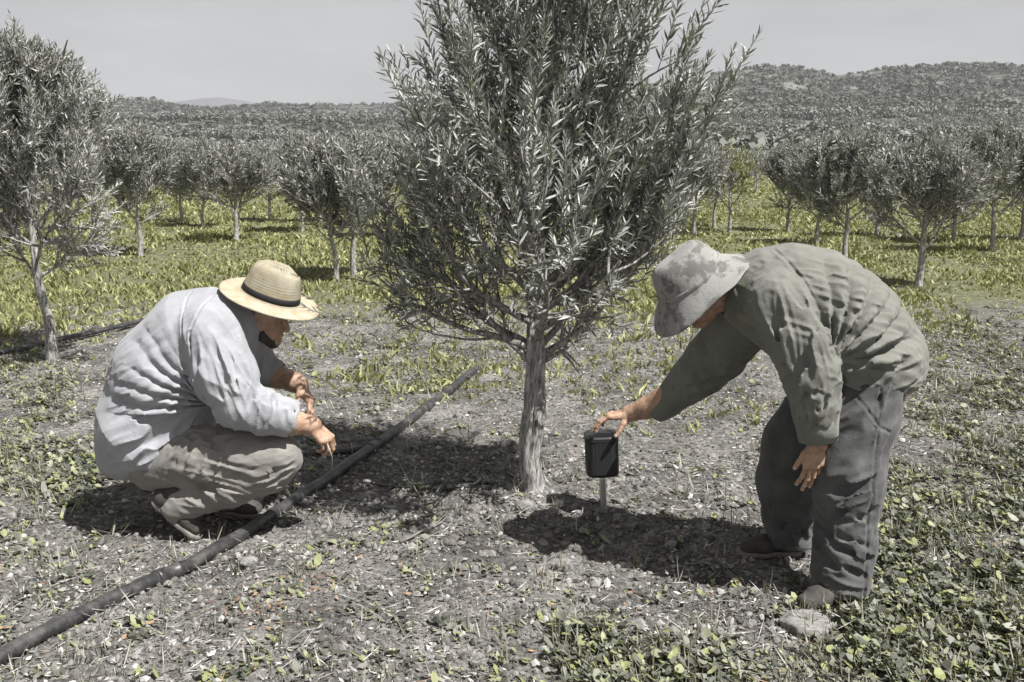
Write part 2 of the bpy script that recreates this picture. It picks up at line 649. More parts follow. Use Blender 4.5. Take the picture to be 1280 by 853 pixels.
# pale field tracks on the slope
m_track = plain_mat('pale dirt track', (0.42, 0.41, 0.385), 0.95, 0.05, 0, 0.2, 0.4, 0)
for pts in ([(905, 120), (940, 112), (1000, 106), (1080, 108), (1180, 118), (1300, 128), (1450, 135)], [(1120, 175), (1200, 160), (1290, 152), (1420, 150)], [(150, 260), (230, 235), (330, 240), (420, 262)]):
    pp = np.array(pts, float)
    t = np.linspace(0, len(pp) - 1, 120)
    a_, d_ = np.interp(t, np.arange(len(pp)), pp[:, 0]), np.interp(t, np.arange(len(pp)), pp[:, 1])
    w_ = 2.2 * (0.6 + 0.8 * noise3(np.stack([t * 2, t * 0, t * 0], 1), 4))
    E_ = [np.stack([(a_ - 640) / FPX * dd, dd, hill_z(a_, dd) + 0.25], 1) for dd in (d_ - w_, d_, d_ + w_)]
    q = np.arange(119)
    tag(obj_np('dirt_track', np.concatenate(E_), [np.concatenate([np.stack([q + k * 120, q + 1 + k * 120, q + 121 + k * 120, q + 120 + k * 120], 1) for k in (0, 1)])], m_track, smooth=True), kind='structure')

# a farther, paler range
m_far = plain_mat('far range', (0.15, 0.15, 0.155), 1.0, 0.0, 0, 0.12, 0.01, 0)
fx = np.linspace(-1600, 2800, 300)
ftop = np.interp(fx, [-1600, -300, 100, 190, 245, 285, 320, 345, 420, 800, 1400, 2800], [120, 110, 128, 134, 127, 121, 126, 133, 137, 137, 128, 120])
FD = np.linspace(1500, 2300, 24)
V = []
for k, D in enumerate(FD):
    q = math.sin(math.pi * k / (len(FD) - 1))
    top = CAM_H + 1900 * np.tan(np.arctan((426.5 - ftop) / FPX) - PITCH)
    zz = -20 + (top + 20) * q + 14 * q * fbm2(fx / 60, fx * 0 + k * 0.4, 61, 3)
    V.append(np.stack([D * (fx - 640) / FPX, fx * 0 + D, zz], -1))
ri, cj = np.meshgrid(np.arange(len(FD) - 1), np.arange(len(fx) - 1), indexing='ij')
a0 = ri * len(fx) + cj
tag(obj_np('far_hills', np.concatenate(V), [np.stack([a0, a0 + 1, a0 + 1 + len(fx), a0 + len(fx)], -1).reshape(-1, 4)], m_far, smooth=True), kind='structure')

# ------------------------------------------------------------------ leaves, shoots and trees
m_olive = leaf_mat('olive leaves', [(0.0, (0.10, 0.104, 0.09)), (0.4, (0.25, 0.255, 0.23)), (0.72, (0.44, 0.447, 0.42)), (1.0, (0.55, 0.557, 0.53))], 0.55, 0.2)
m_olive_far = leaf_mat('olive leaves of the rows', [(0.0, (0.09, 0.094, 0.08)), (0.45, (0.24, 0.245, 0.22)), (0.8, (0.40, 0.405, 0.378)), (1.0, (0.58, 0.585, 0.56))], 0.5, 0.14)
m_yellow = leaf_mat('yellowish young leaves', [(0.0, (0.10, 0.11, 0.035)), (0.5, (0.24, 0.25, 0.085)), (1.0, (0.40, 0.41, 0.2))], 0.5, 0.2)
m_scrub = leaf_mat('scrub', [(0.0, (0.06, 0.064, 0.054)), (0.5, (0.10, 0.105, 0.09)), (1.0, (0.17, 0.172, 0.152))], 0.8, 0.1)

m_grove = leaf_mat('far olive groves', [(0.0, (0.08, 0.084, 0.072)), (0.5, (0.17, 0.175, 0.155)), (1.0, (0.30, 0.303, 0.28))], 0.8, 0.1)
m_bark, N, L, b = mat_base('olive bark', 0.9, 0.15)
mp = N.new('ShaderNodeMapping')
mp.inputs['Scale'].default_value = (1, 1, 0.22)
t_ = N.new('ShaderNodeTexCoord')
L.new(t_.outputs['Object'], mp.inputs[0])
n1 = noise_node(N, L, 60, 7, 0.75, vec=mp.outputs[0])
r1 = ramp(N, [(0.36, (0.05, 0.047, 0.044)), (0.48, (0.27, 0.26, 0.245)), (0.62, (0.56, 0.545, 0.52))])
L.new(n1.outputs[0], r1.inputs[0])
L.new(r1.outputs[0], b.inputs['Base Color'])
bump(N, L, b, n1.outputs[0], 0.9, 0.012)


def leaves_mesh(P, D, S, ln, wd, rich):
    """P base points, D directions, S side vectors; ln, wd per leaf"""
    n = len(P)
    D = D / np.linalg.norm(D, axis=1)[:, None]
    S = S - D * (S * D).sum(1)[:, None]
    S /= np.maximum(1e-6, np.linalg.norm(S, axis=1))[:, None]
    U = np.cross(S, D)
    ln, wd = ln[:, None], wd[:, None]
    if rich:
        bend = rng.uniform(-0.22, 0.10, n)[:, None]
        def pt(t, s, u):
            return P + D * ln * t + S * wd * s + U * (wd * u + ln * bend * t * t)
        V = np.stack([pt(0, 0, 0), pt(.34, .5, .14), pt(.36, 0, 0), pt(.34, -.5, .14), pt(.70, .40, .12), pt(.72, 0, 0), pt(.70, -.40, .12), pt(1, 0, 0)], 1).reshape(-1, 3)
        o = (np.arange(n) * 8)[:, None]
        T = np.concatenate([o + np.array([[0, 1, 2]]), o + np.array([[0, 2, 3]]), o + np.array([[4, 7, 5]]), o + np.array([[5, 7, 6]])])
        Q = np.concatenate([o + np.array([[1, 4, 5, 2]]), o + np.array([[2, 5, 6, 3]])])
        return V, [T, Q]
    V = np.stack([P, P + D * ln * .45 + S * wd * .5 + U * wd * .12, P + D * ln, P + D * ln * .45 - S * wd * .5 + U * wd * .12], 1).reshape(-1, 3)
    o = (np.arange(n) * 4)[:, None]
    return V, [np.concatenate([o + np.array([[0, 1, 2]]), o + np.array([[0, 2, 3]])])]


def rot_about(v, ax, a):
    return np.array(Matrix.Rotation(a, 3, Vector(ax)) @ Vector(v))


def grow(name, label, cat, base, trunk, limbs, env, dens, shoot, leaf, rich, mleaf, group=None, sec=(0.35, 0.6), r0=0.03, seg=7, droop=0.0, nsec=9):
    """trunk: [(x, y, z, r)] above base. limbs: [(height share, azimuth, elevation, length)]; env(z) -> crown radius. Coordinates local to base."""
    root = empty(name, base)
    tag(root, label, cat, group)
    wood, twig = MB(), MB()
    tr = np.array(trunk, float)
    wob = np.stack([0.3 * tr[:, 3] * np.sin(np.arange(len(tr)) * 1.7 + 1), 0.3 * tr[:, 3] * np.cos(np.arange(len(tr)) * 1.3)], 1)
    tp = tr[:, :3].copy()
    tp[1:-1, :2] += wob[1:-1]
    # dense path
    tt = np.linspace(0, len(tp) - 1, (len(tp) - 1) * 6 + 1)
    path = np.stack([np.interp(tt, np.arange(len(tp)), tp[:, q]) for q in range(3)], 1)
    for _ in range(3):
        path[1:-1] = (path[:-2] + 2 * path[1:-1] + path[2:]) / 4
    rad = np.interp(tt, np.arange(len(tp)), tr[:, 3])
    wood.tube(path, rad, max(seg, 10) if not rich else 22)
    if rich:                                           # gnarled, fluted bark
        V = wood.V[-1]
        k = min(len(V), len(path) * 22)
        idx = np.arange(k) // 22
        c = path[idx]
        d = V[:k] - c
        ang = np.arange(k) % 22 / 22 * 2 * math.pi
        hgt = c[:, 2]
        f = 1 + 0.22 * np.sin(3 * ang + 5 * hgt + 1.0) + 0.13 * np.sin(7 * ang - 9 * hgt) + 0.5 * (noise3(np.stack([np.cos(ang) * 2.2, np.sin(ang) * 2.2, hgt * 6], 1), 3) - 0.5)
        V[:k] = c + d * f[:, None]
    top = trunk[-1][2]
    shoots, branches = [], []

    def inside(p, slack=1.0):
        return math.hypot(p[0] - np.interp(p[2], tr[:, 2], tr[:, 0]), p[1] - np.interp(p[2], tr[:, 2], tr[:, 1])) < env(p[2], math.atan2(p[1], p[0])) * slack

    def limb(p0, d, length, r, n=8, up=0.25, jit=0.18):
        pts, p, d = [np.array(p0)], np.array(p0, float), nz(d)
        st = length / n
        for i in range(n):
            d = nz(d + np.array([rng.normal(0, jit), rng.normal(0, jit), rng.normal(0, jit) + up]) * 0.5)
            p = p + d * st
            if not inside(p, 1.0) and i > 1:
                break
            pts.append(p.copy())
        return np.array(pts)
    lead = [path[len(path) // 2:], ]
    for (sh, az, el, ln) in limbs:
        i = int(np.interp(sh * path[-1, 2], path[:, 2], np.arange(len(path))))
        d = np.array([math.cos(az) * math.cos(el), math.sin(az) * math.cos(el), math.sin(el)])
        r = min(r0, rad[i] * 0.75)
        pts = limb(path[i], d, ln, r, 9, 0.16)
        if len(pts) > 2:
            rr = np.linspace(r, 0.006, len(pts))
            wood.tube(pts, rr, seg)
            lead.append(pts)
    for pts in lead:
        n = len(pts)
        L_ = np.linalg.norm(np.diff(pts, axis=0), axis=1).sum()
        for q in range(max(3, int(nsec * L_ / 0.8))):
            t = rng.uniform(0.22, 1.0) * (n - 1)
            i = min(int(t), n - 2)
            p = pts[i] + (pts[i + 1] - pts[i]) * (t - i)
            d = nz(pts[i + 1] - pts[i])
            ax = nz(np.cross(d, rng.normal(size=3)))
            d2 = rot_about(d, ax, rng.uniform(0.5, 1.15))
            d2 = nz(d2 + np.array([0, 0, 0.35 if p[2] > 0.5 * top else droop]))
            b_ = limb(p, d2, rng.uniform(*sec) * (1.1 - 0.45 * t / n), 0.01, 6, 0.12 + 0.1 * rng.random(), 0.22)
            if len(b_) > 2:
                branches.append(b_)
                twig.tube(b_, np.linspace(0.0075, 0.003, len(b_)) * (1 if rich else 1.4), 5, cap=False)
    for b_ in branches + lead:
        n = len(b_)
        L_ = np.linalg.norm(np.diff(b_, axis=0), axis=1).sum()
        for q in range(max(2, int(L_ * dens))):
            t = rng.uniform(0.12, 1.0) ** 0.8 * (n - 1) if q else n - 1.001
            i = min(int(t), n - 2)
            p = b_[i] + (b_[i + 1] - b_[i]) * (t - i)
            d = nz(b_[i + 1] - b_[i])
            a = rng.uniform(0.35, 0.95) if q else 0.1
            d2 = rot_about(d, nz(np.cross(d, rng.normal(size=3))), a)
            d2 = nz(d2 + np.array([0, 0, 0.28 if p[2] > 0.45 * top else droop]))
            ln = rng.uniform(*shoot)
            e = p + d2 * ln
            if not inside(e, 1.08):
                ln *= 0.5
                e = p + d2 * ln
                if not inside(e, 1.15):
                    continue
            shoots.append((p, d2, ln))
    for b_ in branches:            # long upright shoots that break the outline
        if b_[-1][2] > 0.42 * top and rng.random() < (0.75 if rich else 0.3):
            p = b_[-1 - int(rng.integers(0, 2))]
            out = nz(np.array([p[0], p[1], 0]) + 1e-6)
            d2 = nz(out * rng.uniform(0.1, 0.7) + np.array([rng.normal(0, .15), rng.normal(0, .15), 1.0]))
            ln = rng.uniform(0.26, 0.46) * (1 if rich else min(1.0, shoot[1] / 0.4))
            if p[2] + ln < top * (1.12 if rich else 1.06):
                shoots.append((p, d2, ln))
    P, D, S, LN, WD = [], [], [], [], []
    for (p, d, ln) in shoots:
        sp = leaf[2]
        k = max(3, int(ln / sp))
        bendv = rng.normal(0, 0.10, 3) + np.array([0, 0, 0.10])
        e1 = nz(np.cross(d, rng.normal(size=3)))
        e2 = np.cross(d, e1)
        pts = []
        for i in range(k):
            t = 0.12 + 0.88 * (i + 1) / k
            c = p + d * ln * t + bendv * ln * t * t * 0.6
            pts.append(c)
            side = e1 if i % 2 else e2
            ang = rng.uniform(0.45, 0.95) * (1.0 - 0.45 * (t > 0.9))
            for s in (-1, 1):
                dd = d * math.cos(ang) + side * s * math.sin(ang) + rng.normal(0, 0.16, 3)
                P.append(c); D.append(dd); S.append(np.cross(dd, d) + rng.normal(0, 0.5, 3))
                f = rng.uniform(0.7, 1.15) * (1 - 0.35 * max(0, t - 0.75) / 0.25)
                LN.append(leaf[0] * f); WD.append(leaf[1] * f * rng.uniform(0.8, 1.2))
        P.append(pts[-1]); D.append(d); S.append(e1); LN.append(leaf[0] * 0.7); WD.append(leaf[1] * 0.7)
        twig.tube(np.array([p] + pts[::max(1, k // 3)] + [pts[-1]]), 0.0022 if rich else 0.003, 3, cap=False)
    V, Fc = leaves_mesh(np.array(P), np.array(D), np.array(S), np.array(LN), np.array(WD), rich)
    bb = np.array(base, float)
    for mb, nm, mt in ((wood, 'trunk', m_bark), (twig, 'branch', m_bark)):
        obj_np(nm, np.concatenate(mb.V) + bb, mb.Q + mb.T, mt, root, True)
    obj_np('crown', V + bb, Fc, mleaf, root, False)
    return root


def copy_thing(o, loc, rz=0.0, sc=1.0, label=None, group=None):
    c = o.copy()
    COL.objects.link(c)
    c.location = [float(q) for q in loc]
    c.rotation_euler = (0, 0, rz)
    c.scale = (sc, sc, sc) if np.isscalar(sc) else sc
    if label:
        c['label'] = label
    if group:
        c['group'] = group
    for ch in list(o.children):
        k = ch.copy()
        COL.objects.link(k)
        k.parent = c
    return c


# --- the young olive tree in the middle
def env_main(z, a):
    r = np.interp(z, [0.60, 0.74, 0.88, 1.05, 1.35, 1.65, 1.95, 2.2, 2.45, 2.6], [0.10, 0.42, 0.60, 0.68, 0.74, 0.72, 0.62, 0.52, 0.38, 0.05])
    if 1.4 < z < 2.0 and abs(abs(a) - math.pi) < 0.45:
        r = r * 1.22
    return r * (0.90 + 0.20 * math.sin(3 * a + 5 * z) + 0.14 * math.sin(7 * a - 6 * z))


tb = np.array([TREE[0], TREE[1], float(gh(TREE[0], TREE[1])) - 0.03])
GA = 2.39996
limbs = [(0.26, math.pi * 0.96, 0.75, 0.55), (0.30, 0.15, 0.6, 0.55)]
for k in range(20):
    limbs.append((0.27 + 0.033 * k, k * GA + 0.6, 0.22 + 0.045 * k, 0.98 - 0.018 * k))
for k in range(9):                                     # low, spreading limbs
    limbs.append((0.28 + 0.016 * k, k * GA + 0.2, 0.42 + 0.05 * (k % 4), 0.78))
grow('olive_tree', 'young olive tree with a grey gnarled trunk standing between the two men', 'olive tree', tb,
     [(0.0, 0, -0.05, .080), (-0.004, 0, 0.05, .050), (-0.006, 0, 0.2, .041), (0.006, 0, 0.40, .043), (0.0, 0, 0.62, .037), (0.012, 0.01, 0.85, .031), (0.035, 0.02, 1.15, .027), (0.05, 0, 1.5, .019), (0.06, 0, 1.9, .014), (0.07, 0, 2.4, .005)],
     limbs, env_main, 8.8, (0.13, 0.32), (0.066, 0.0108, 0.0150), True, m_olive, sec=(0.32, 0.62), r0=0.019, nsec=12)
# --- trees of the neighbouring rows
def env_round(h, r, low):
    def f(z, a):
        u = (z - low) / (h - low)
        if u < -0.05 or u > 1.03:
            return 0.02
        q = np.interp(u, [-0.05, 0.05, 0.2, 0.45, 0.7, 0.9, 1.03], [0.25, 0.6, 0.88, 1.0, 0.85, 0.55, 0.1])
        return r * q * (0.9 + 0.15 * math.sin(3 * a + 3 * z) + 0.12 * math.sin(5 * a - 5 * z + 1))
    return f


def row_tree(name, label, base, h, r, low, dens, shoot, leaf, mleaf, stems=1, group=None, nl=12, lean=0.0, tw=0.05, nsec=8):
    limbs = [(0.28 + 0.035 * k, k * GA + rng.random(), 0.4 + 0.05 * k, r * 1.25) for k in range(nl)]
    return grow(name, label, 'olive tree', base,
                [(0, 0, -0.05, tw * 1.4), (0.02 + lean * .2, 0.01, low * 0.5, tw), (lean * .6, 0, low, tw * .85), (lean, 0.02, h * 0.6, tw * .5), (lean, 0, h * 0.97, 0.008)],
                limbs, env_round(h, r, low), dens, shoot, leaf, False, mleaf, group, sec=(r * 0.45, r * 0.85), r0=tw * 0.38, nsec=nsec, seg=6)


def gpt(px, py):
    p = gp(px, py)
    return (p[0], p[1], float(gh(p[0], p[1])) - 0.02)


row_tree('olive_tree', 'tall olive tree with a thin pale trunk at the left edge, behind the thin pipe', gpt(64, 450), 2.44, 0.84, 0.62, 17, (0.16, 0.36), (0.068, 0.0125, 0.020), m_olive, lean=-0.07, tw=0.038, nl=20, nsec=12)
protoA = row_tree('olive_tree', 'round olive tree on a thin straight trunk, right behind the tall left edge tree', gpt(175, 320), 2.05, 0.76, 0.62, 17, (0.2, 0.42), (0.085, 0.019, 0.026), m_olive_far, tw=0.036, nl=16, nsec=12)
protoB = row_tree('olive_tree', 'leafy olive tree on a slanting trunk, first to the right of the straw hat', gpt(420, 352), 1.80, 0.68, 0.55, 18, (0.2, 0.42), (0.080, 0.018, 0.025), m_olive_far, lean=-0.06, tw=0.030, nl=16, nsec=12)
protoC = row_tree('olive_tree', 'dark spreading olive tree with an open forked trunk, nearest behind the bent man', gpt(1147, 357), 1.78, 0.82, 0.5, 17, (0.2, 0.42), (0.080, 0.018, 0.026), m_olive_far, lean=0.05, tw=0.040, nl=16, nsec=12)
protoD = row_tree('olive_tree', 'young yellowish olive tree standing beyond the bucket hat', gpt(911, 292), 1.75, 0.55, 0.6, 8, (0.2, 0.4), (0.11, 0.03, 0.045), m_yellow, tw=0.034, nl=10, nsec=8)
GRP = 'olive trees in the neighbouring rows'
for o in (protoA, protoB, protoC, protoD):
    o['group'] = GRP
mids = [  # source, base pixel, scale, turn, label
    (protoA, (443, 345), 0.86, 2.1, 'olive tree on a short leaning trunk, right of the one nearest the straw hat'),
    (protoC, (295, 303), 0.93, 1.0, 'small olive tree on a thin trunk in the green lane above the straw hat'),
    (protoB, (254, 284), 1.00, 3.0, 'small olive tree farther back, left of the one above the straw hat'),
    (protoC, (228, 278), 0.85, 4.2, 'far small olive tree at the left border of the green lane'),
    (protoA, (338, 276), 0.86, 4.0, 'far small olive tree at the right border of the green lane'),
    (protoB, (378, 290), 1.05, 5.0, 'pale olive tree behind the pair right of the straw hat'),
    (protoA, (487, 297), 0.90, 0.5, 'olive tree half hidden by the left branches of the middle tree'),
    (protoC, (120, 292), 1.05, 2.5, 'olive tree half hidden behind the tall tree at the left edge'),
    (protoA, (20, 305), 1.05, 5.5, 'olive tree at the far left, seen through the tall left edge tree'),
    (protoA, (1056, 326), 0.90, 1.2, 'olive tree with a dark upright trunk, left of the dark spreading one on the right'),
    (protoB, (1021, 306), 0.98, 2.2, 'olive tree with a thin trunk just above the back of the bent man'),
    (protoB, (1240, 316), 1.06, 0.4, 'olive tree with low branches near the right edge'),
    (protoA, (1192, 304), 0.86, 3.3, 'olive tree farther back between the dark spreading one and the right edge tree'),
    (protoC, (1275, 300), 0.95, 5.2, 'olive tree cut by the right edge of the picture'),
    (protoC, (1095, 296), 0.90, 0.2, 'olive tree behind the gap between the two dark trunks on the right'),
    (protoA, (985, 290), 0.82, 2.9, 'dark olive tree at the right border of the yellow green lane'),
    (protoC, (868, 296), 0.95, 1.7, 'olive tree beyond the hat, left of the yellowish one'),
    (protoD, (893, 286), 0.86, 2.0, 'smaller yellowish olive tree, left of the other yellowish one'),
    (protoC, (760, 300), 0.9, 2.4, 'olive tree hidden behind the right half of the middle tree'),
    (protoA, (560, 300), 0.9, 3.6, 'olive tree hidden behind the left half of the middle tree'),
]
for src, (px, py), sc, rz, lab in mids:
    copy_thing(src, gpt(px, py), rz, (sc * 1.12, sc * 1.12, sc * 1.06), lab, GRP)

# far rows: low detail, each still a tree with crown and trunk
farp = [row_tree('olive_tree', 'small distant olive tree in the rows before the hills', (0, 0, 0), 1.75 + 0.1 * q, 0.76 + .05 * q, 0.45, 7, (0.3, 0.5), (0.14, 0.040, 0.06), m_olive_far, tw=0.04, nl=7, nsec=6) for q in range(3)]
GF = 'distant olive trees in the rows before the hills'
spots = []
for i in range(900):
    D = math.exp(rng.uniform(math.log(24), math.log(86)))
    px = rng.uniform(-420, 1700)
    py = 191.5 + 1256 * 1.6 / D
    lane = (225 < px < 345 and D < 34) or (880 < px < 985 and D < 38)
    if lane:
        continue
    x = (px - 640) / FPX * D
    if all((x - a) ** 2 + (D - b) ** 2 > (2.3 + 0.012 * D) ** 2 for a, b in spots):
        spots.append((x, D))
for i, (x, y) in enumerate(spots[:240]):
    o = farp[i % 3]
    lc = (x, y, float(gh(x, y)) - 0.03)
    if i < 3:
        o.location = lc
        o['group'] = GF
    else:
        copy_thing(o, lc, rng.uniform(0, 6.28), rng.uniform(0.8, 1.15), None, GF)


# hillside groves and scrub: masses nobody could count
def clumps(name, label, C, R, n, mat, flat=0.8, fine=1.0):
    m = len(C)
    cc = np.repeat(C, n, 0)
    rr = np.repeat(R, n)
    d = rng.normal(size=(m * n, 3))
    d /= np.linalg.norm(d, axis=1)[:, None]
    P = cc + d * (rr * rng.uniform(0.5, 1.0, m * n))[:, None] * np.array([1, 1, flat])
    u = rng.normal(size=(m * n, 3))
    u -= d * (u * d).sum(1)[:, None] * 0.8
    u /= np.linalg.norm(u, axis=1)[:, None]
    v = np.cross(d + 0.5 * rng.normal(size=d.shape), u)
    v /= np.linalg.norm(v, axis=1)[:, None]
    s = (rr * fine * rng.uniform(0.18, 0.42, m * n))[:, None]
    V = np.stack([P - u * s, P - v * s * .7, P + u * s, P + v * s * .7], 1).reshape(-1, 3)
    o = obj_np(name, V, [np.arange(m * n * 4).reshape(-1, 4)], mat)
    tag(o, label, 'shrubs', None, 'stuff')
    return o


C, R = [], []
for i in range(5200):                                     # olive grove on the slope to the right
    px = rng.uniform(640, 1700)
    D = math.exp(rng.uniform(math.log(88), math.log(285)))
    D = 88 * (D / 88) ** 1.0
    D = round(D / 5.0) * 5.0 + rng.normal(0, .7)
    C.append((px, D)); R.append(rng.uniform(0.7, 1.35))
for i in range(2600):                                     # groves on the left plain
    px = rng.uniform(-500, 760)
    D = math.exp(rng.uniform(math.log(85), math.log(230)))
    C.append((px, D)); R.append(rng.uniform(0.9, 1.7))
for (p0, p1, d0, d1, cnt) in ((150, 520, 290, 300, 260), (140, 560, 338, 350, 300), (-400, 150, 250, 300, 200), (850, 1500, 280, 292, 420), (860, 1060, 97, 102, 70), (1060, 1500, 140, 150, 200), (860, 1500, 205, 211, 300), (200, 520, 205, 212, 160)):
    for i in range(cnt):                                  # bands of taller trees along the field edges
        C.append((rng.uniform(p0, p1), rng.uniform(d0, d1))); R.append(rng.uniform(1.3, 2.3))
C = np.array(C); R = np.array(R)
zz = np.where(C[:, 1] > 62, hill_z(C[:, 0], C[:, 1]), 0)
clumps('distant_grove', 'far olive groves on the plain and the lower slopes', np.stack([(C[:, 0] - 640) / FPX * C[:, 1], C[:, 1], zz + R * 0.7], 1), R, 56, m_grove, 0.8, 0.62)
px = rng.uniform(-500, 1800, 17000)
D = np.exp(rng.uniform(math.log(300), math.log(720), 17000))
k = (fbm2(px / 90, D / 60, 71, 3) > -0.10) | (rng.random(17000) < 0.35)
C = np.stack([px[k], D[k]], 1)
C = np.concatenate([C, np.stack([rng.uniform(1060, 1900, 2600), rng.uniform(330, 540, 2600)], 1)])
R = (0.6 + 1.3 * rng.random(len(C)) ** 2) * (1 + C[:, 1] / 900)
clumps('hill_scrub', 'dark scrub spotting the hillsides', np.stack([(C[:, 0] - 640) / FPX * C[:, 1], C[:, 1], hill_z(C[:, 0], C[:, 1]) + R * 0.25], 1), R, 22, m_scrub, 0.6)


# ------------------------------------------------------------------ ground cover
def in_poly(x, y, poly):
    x, y = np.asarray(x), np.asarray(y)
    c = np.zeros(x.shape, bool)
    n = len(poly)
    for i in range(n):
        (x0, y0), (x1, y1) = poly[i], poly[(i + 1) % n]
        q = ((y0 > y) != (y1 > y)) & (x < (x1 - x0) * (y - y0) / (y1 - y0 + 1e-9) + x0)
        c ^= q
    return c


def project(x, y, z=0.0):
    dy, dz = y, z - CAM_H
    f = dy * CP - dz * SP
    u = dy * SP + dz * CP
    return 640 + FPX * x / f, 426.5 - FPX * u / f


def scatter(n, y0, y1, power=1.0, wide=0.62):
    """random ground points, denser near the camera"""
    y = y0 * (y1 / y0) ** (rng.random(n) ** power)
    x = rng.uniform(-1, 1, n) * (wide * y + 0.5)
    return x, y


# weeds: low plants with broad leaves
W_POLY = [[(1085, 470), (1170, 380), (1400, 380), (1500, 900), (690, 900), (700, 795), (960, 775), (1095, 770), (1085, 640)],
          [(-150, 430), (60, 455), (120, 470), (125, 560), (190, 600), (110, 640), (-20, 720), (-200, 720)],
          [(380, 385), (620, 400), (600, 470), (520, 520), (380, 470)],
          [(690, 395), (800, 400), (790, 450), (700, 470)]]


def weed_cover(x, y):
    px, py = project(x, y)
    w = np.zeros(len(x))
    jx, jy = 170 * fbm2(x * 1.7, y * 1.7, 83, 3) + 40 * fbm2(x * 9, y * 9, 84, 2), 110 * fbm2(x * 1.7, y * 1.7, 85, 3) + 30 * fbm2(x * 9, y * 9, 86, 2)
    for q, poly in enumerate(W_POLY):
        w = np.maximum(w, in_poly(px + jx, py + jy, poly) * (1.0, 0.8, 0.55, 0.4)[q])
    p = fbm2(x * 2.3, y * 2.3, 81, 3)
    return np.clip(w * (0.50 + 3.0 * p) + 0.045 + 0.3 * np.clip(p - .10, 0, 1), 0, 1)


m_weed = leaf_mat('weed leaves', [(0.0, (0.05, 0.054, 0.042)), (0.4, (0.12, 0.126, 0.10)), (0.68, (0.24, 0.247, 0.205)), (0.80, (0.24, 0.26, 0.10)), (0.93, (0.29, 0.31, 0.14)), (1.0, (0.36, 0.36, 0.31))], 0.5, 0.2)
x, y = scatter(36000, 2.3, 10.5, 0.95)
k = rng.random(len(x)) < weed_cover(x, y)
x, y = x[k], y[k]
sz = 0.55 + 0.75 * rng.random(len(x)) ** 1.6              # each plant its own size, rosette and height
cov = np.clip(weed_cover(x, y) * 1.3, 0.4, 1)
nlv = rng.integers(5, 16, len(x))
pi = np.repeat(np.arange(len(x)), nlv)
n = len(pi)
ra_, aa_ = np.sqrt(rng.random(n)), rng.uniform(0, 6.28, n)
pr_ = 0.055 * sz[pi] * ra_
x, y = x[pi] + pr_ * np.cos(aa_), y[pi] + pr_ * np.sin(aa_)
hgt = (0.012 + 0.065 * (1 - 0.6 * ra_) * rng.random(n)) * sz[pi] * cov[pi]
cen = np.stack([x, y, gh(x, y) + hgt], 1)
rad = (0.006 + 0.013 * rng.random(n) ** 1.3) * sz[pi]
yaw = aa_ + rng.normal(0, 0.5, n)
tilt = np.stack([-0.5 * ra_, np.zeros(n)], 1) + rng.normal(0, 0.38, (n, 2))
ang = np.arange(7) / 7 * 2 * math.pi + 0.2
lob = 1 + 0.12 * np.cos(2 * ang)
lx, ly = np.cos(ang) * lob, np.sin(ang) * lob
lz = 0.22 * (np.cos(ang) ** 2) - 0.12
cx, sx = np.cos(yaw), np.sin(yaw)
asp = rng.uniform(0.4, 0.95, len(x))[:, None]
X = cx[:, None] * lx - sx[:, None] * ly * asp
Y = sx[:, None] * lx + cx[:, None] * ly * asp
Z = lz[None, :] + X * tilt[:, :1] + Y * tilt[:, 1:]
ringv = cen[:, None, :] + np.stack([X, Y, Z], -1) * rad[:, None, None]
mid = cen[:, None, :] - np.array([0, 0, 1.0]) * (rad * 0.18)[:, None, None]
V = np.concatenate([mid, ringv], 1).reshape(-1, 3)
o8 = (np.arange(len(x)) * 8)[:, None]
T = np.concatenate([o8 + np.array([[0, 1 + q, 1 + (q + 1) % 7]]) for q in range(7)])
tag(obj_np('weeds', V, [T], m_weed), 'low broad leaved weeds spreading over the bare soil', 'weeds', None, 'stuff')

# thin grasses between the weeds
m_thin = leaf_mat('thin dry grasses', [(0.0, (0.09, 0.092, 0.06)), (0.5, (0.22, 0.222, 0.16)), (0.8, (0.34, 0.33, 0.27)), (1.0, (0.56, 0.54, 0.47))], 0.6, 0.2)
x, y = scatter(7000, 2.3, 9.0, 0.95)
k = rng.random(len(x)) < np.clip(weed_cover(x, y) * 0.8 + 0.06, 0, 1)
x, y = np.repeat(x[k], 6), np.repeat(y[k], 6)
n = len(x)
x, y = x + rng.normal(0, .012, n), y + rng.normal(0, .012, n)
a = rng.uniform(0, 6.28, n)
e_ = rng.uniform(0.5, 1.45, n)
V, Fc = leaves_mesh(np.stack([x, y, gh(x, y)], 1), np.stack([np.cos(a) * np.cos(e_), np.sin(a) * np.cos(e_), np.sin(e_)], 1), np.stack([-np.sin(a), np.cos(a), 0 * a], 1), rng.uniform(0.03, 0.12, n), rng.uniform(0.0025, 0.006, n), True)
tag(obj_np('thin_grass', V, Fc, m_thin), 'thin half dry grasses among the weeds', 'grass', None, 'stuff')

# grass of the lanes
m_grass = leaf_mat('lane grass', [(0.0, (0.10, 0.105, 0.04)), (0.5, (0.26, 0.268, 0.105)), (1.0, (0.47, 0.47, 0.24))], 0.6, 0.25, (0.25, 0.27, 0.09))
x, y = scatter(64000, 5.5, 75, 0.9, 0.84)
k = rng.random(len(x)) < (green(x, y) * 0.95 + 0.03)
x, y = x[k], y[k]
nb_ = 6
bx = np.repeat(x, nb_) + rng.normal(0, 0.035, len(x) * nb_) * np.repeat(y / 9, nb_)
by = np.repeat(y, nb_) + rng.normal(0, 0.035, len(x) * nb_) * np.repeat(y / 9, nb_)
n = len(bx)
w = 0.0022 + 0.0012 * by
hh = (0.015 + 0.075 * rng.random(n) ** 1.5) * (0.8 + 0.012 * by) * np.clip(1 + 2.4 * fbm2(bx * 0.9, by * 0.7, 95, 3), 0.3, 2.0)
a = rng.uniform(0, 6.28, n)
ln = rng.normal(0, 0.55, (n, 2)) * hh[:, None]
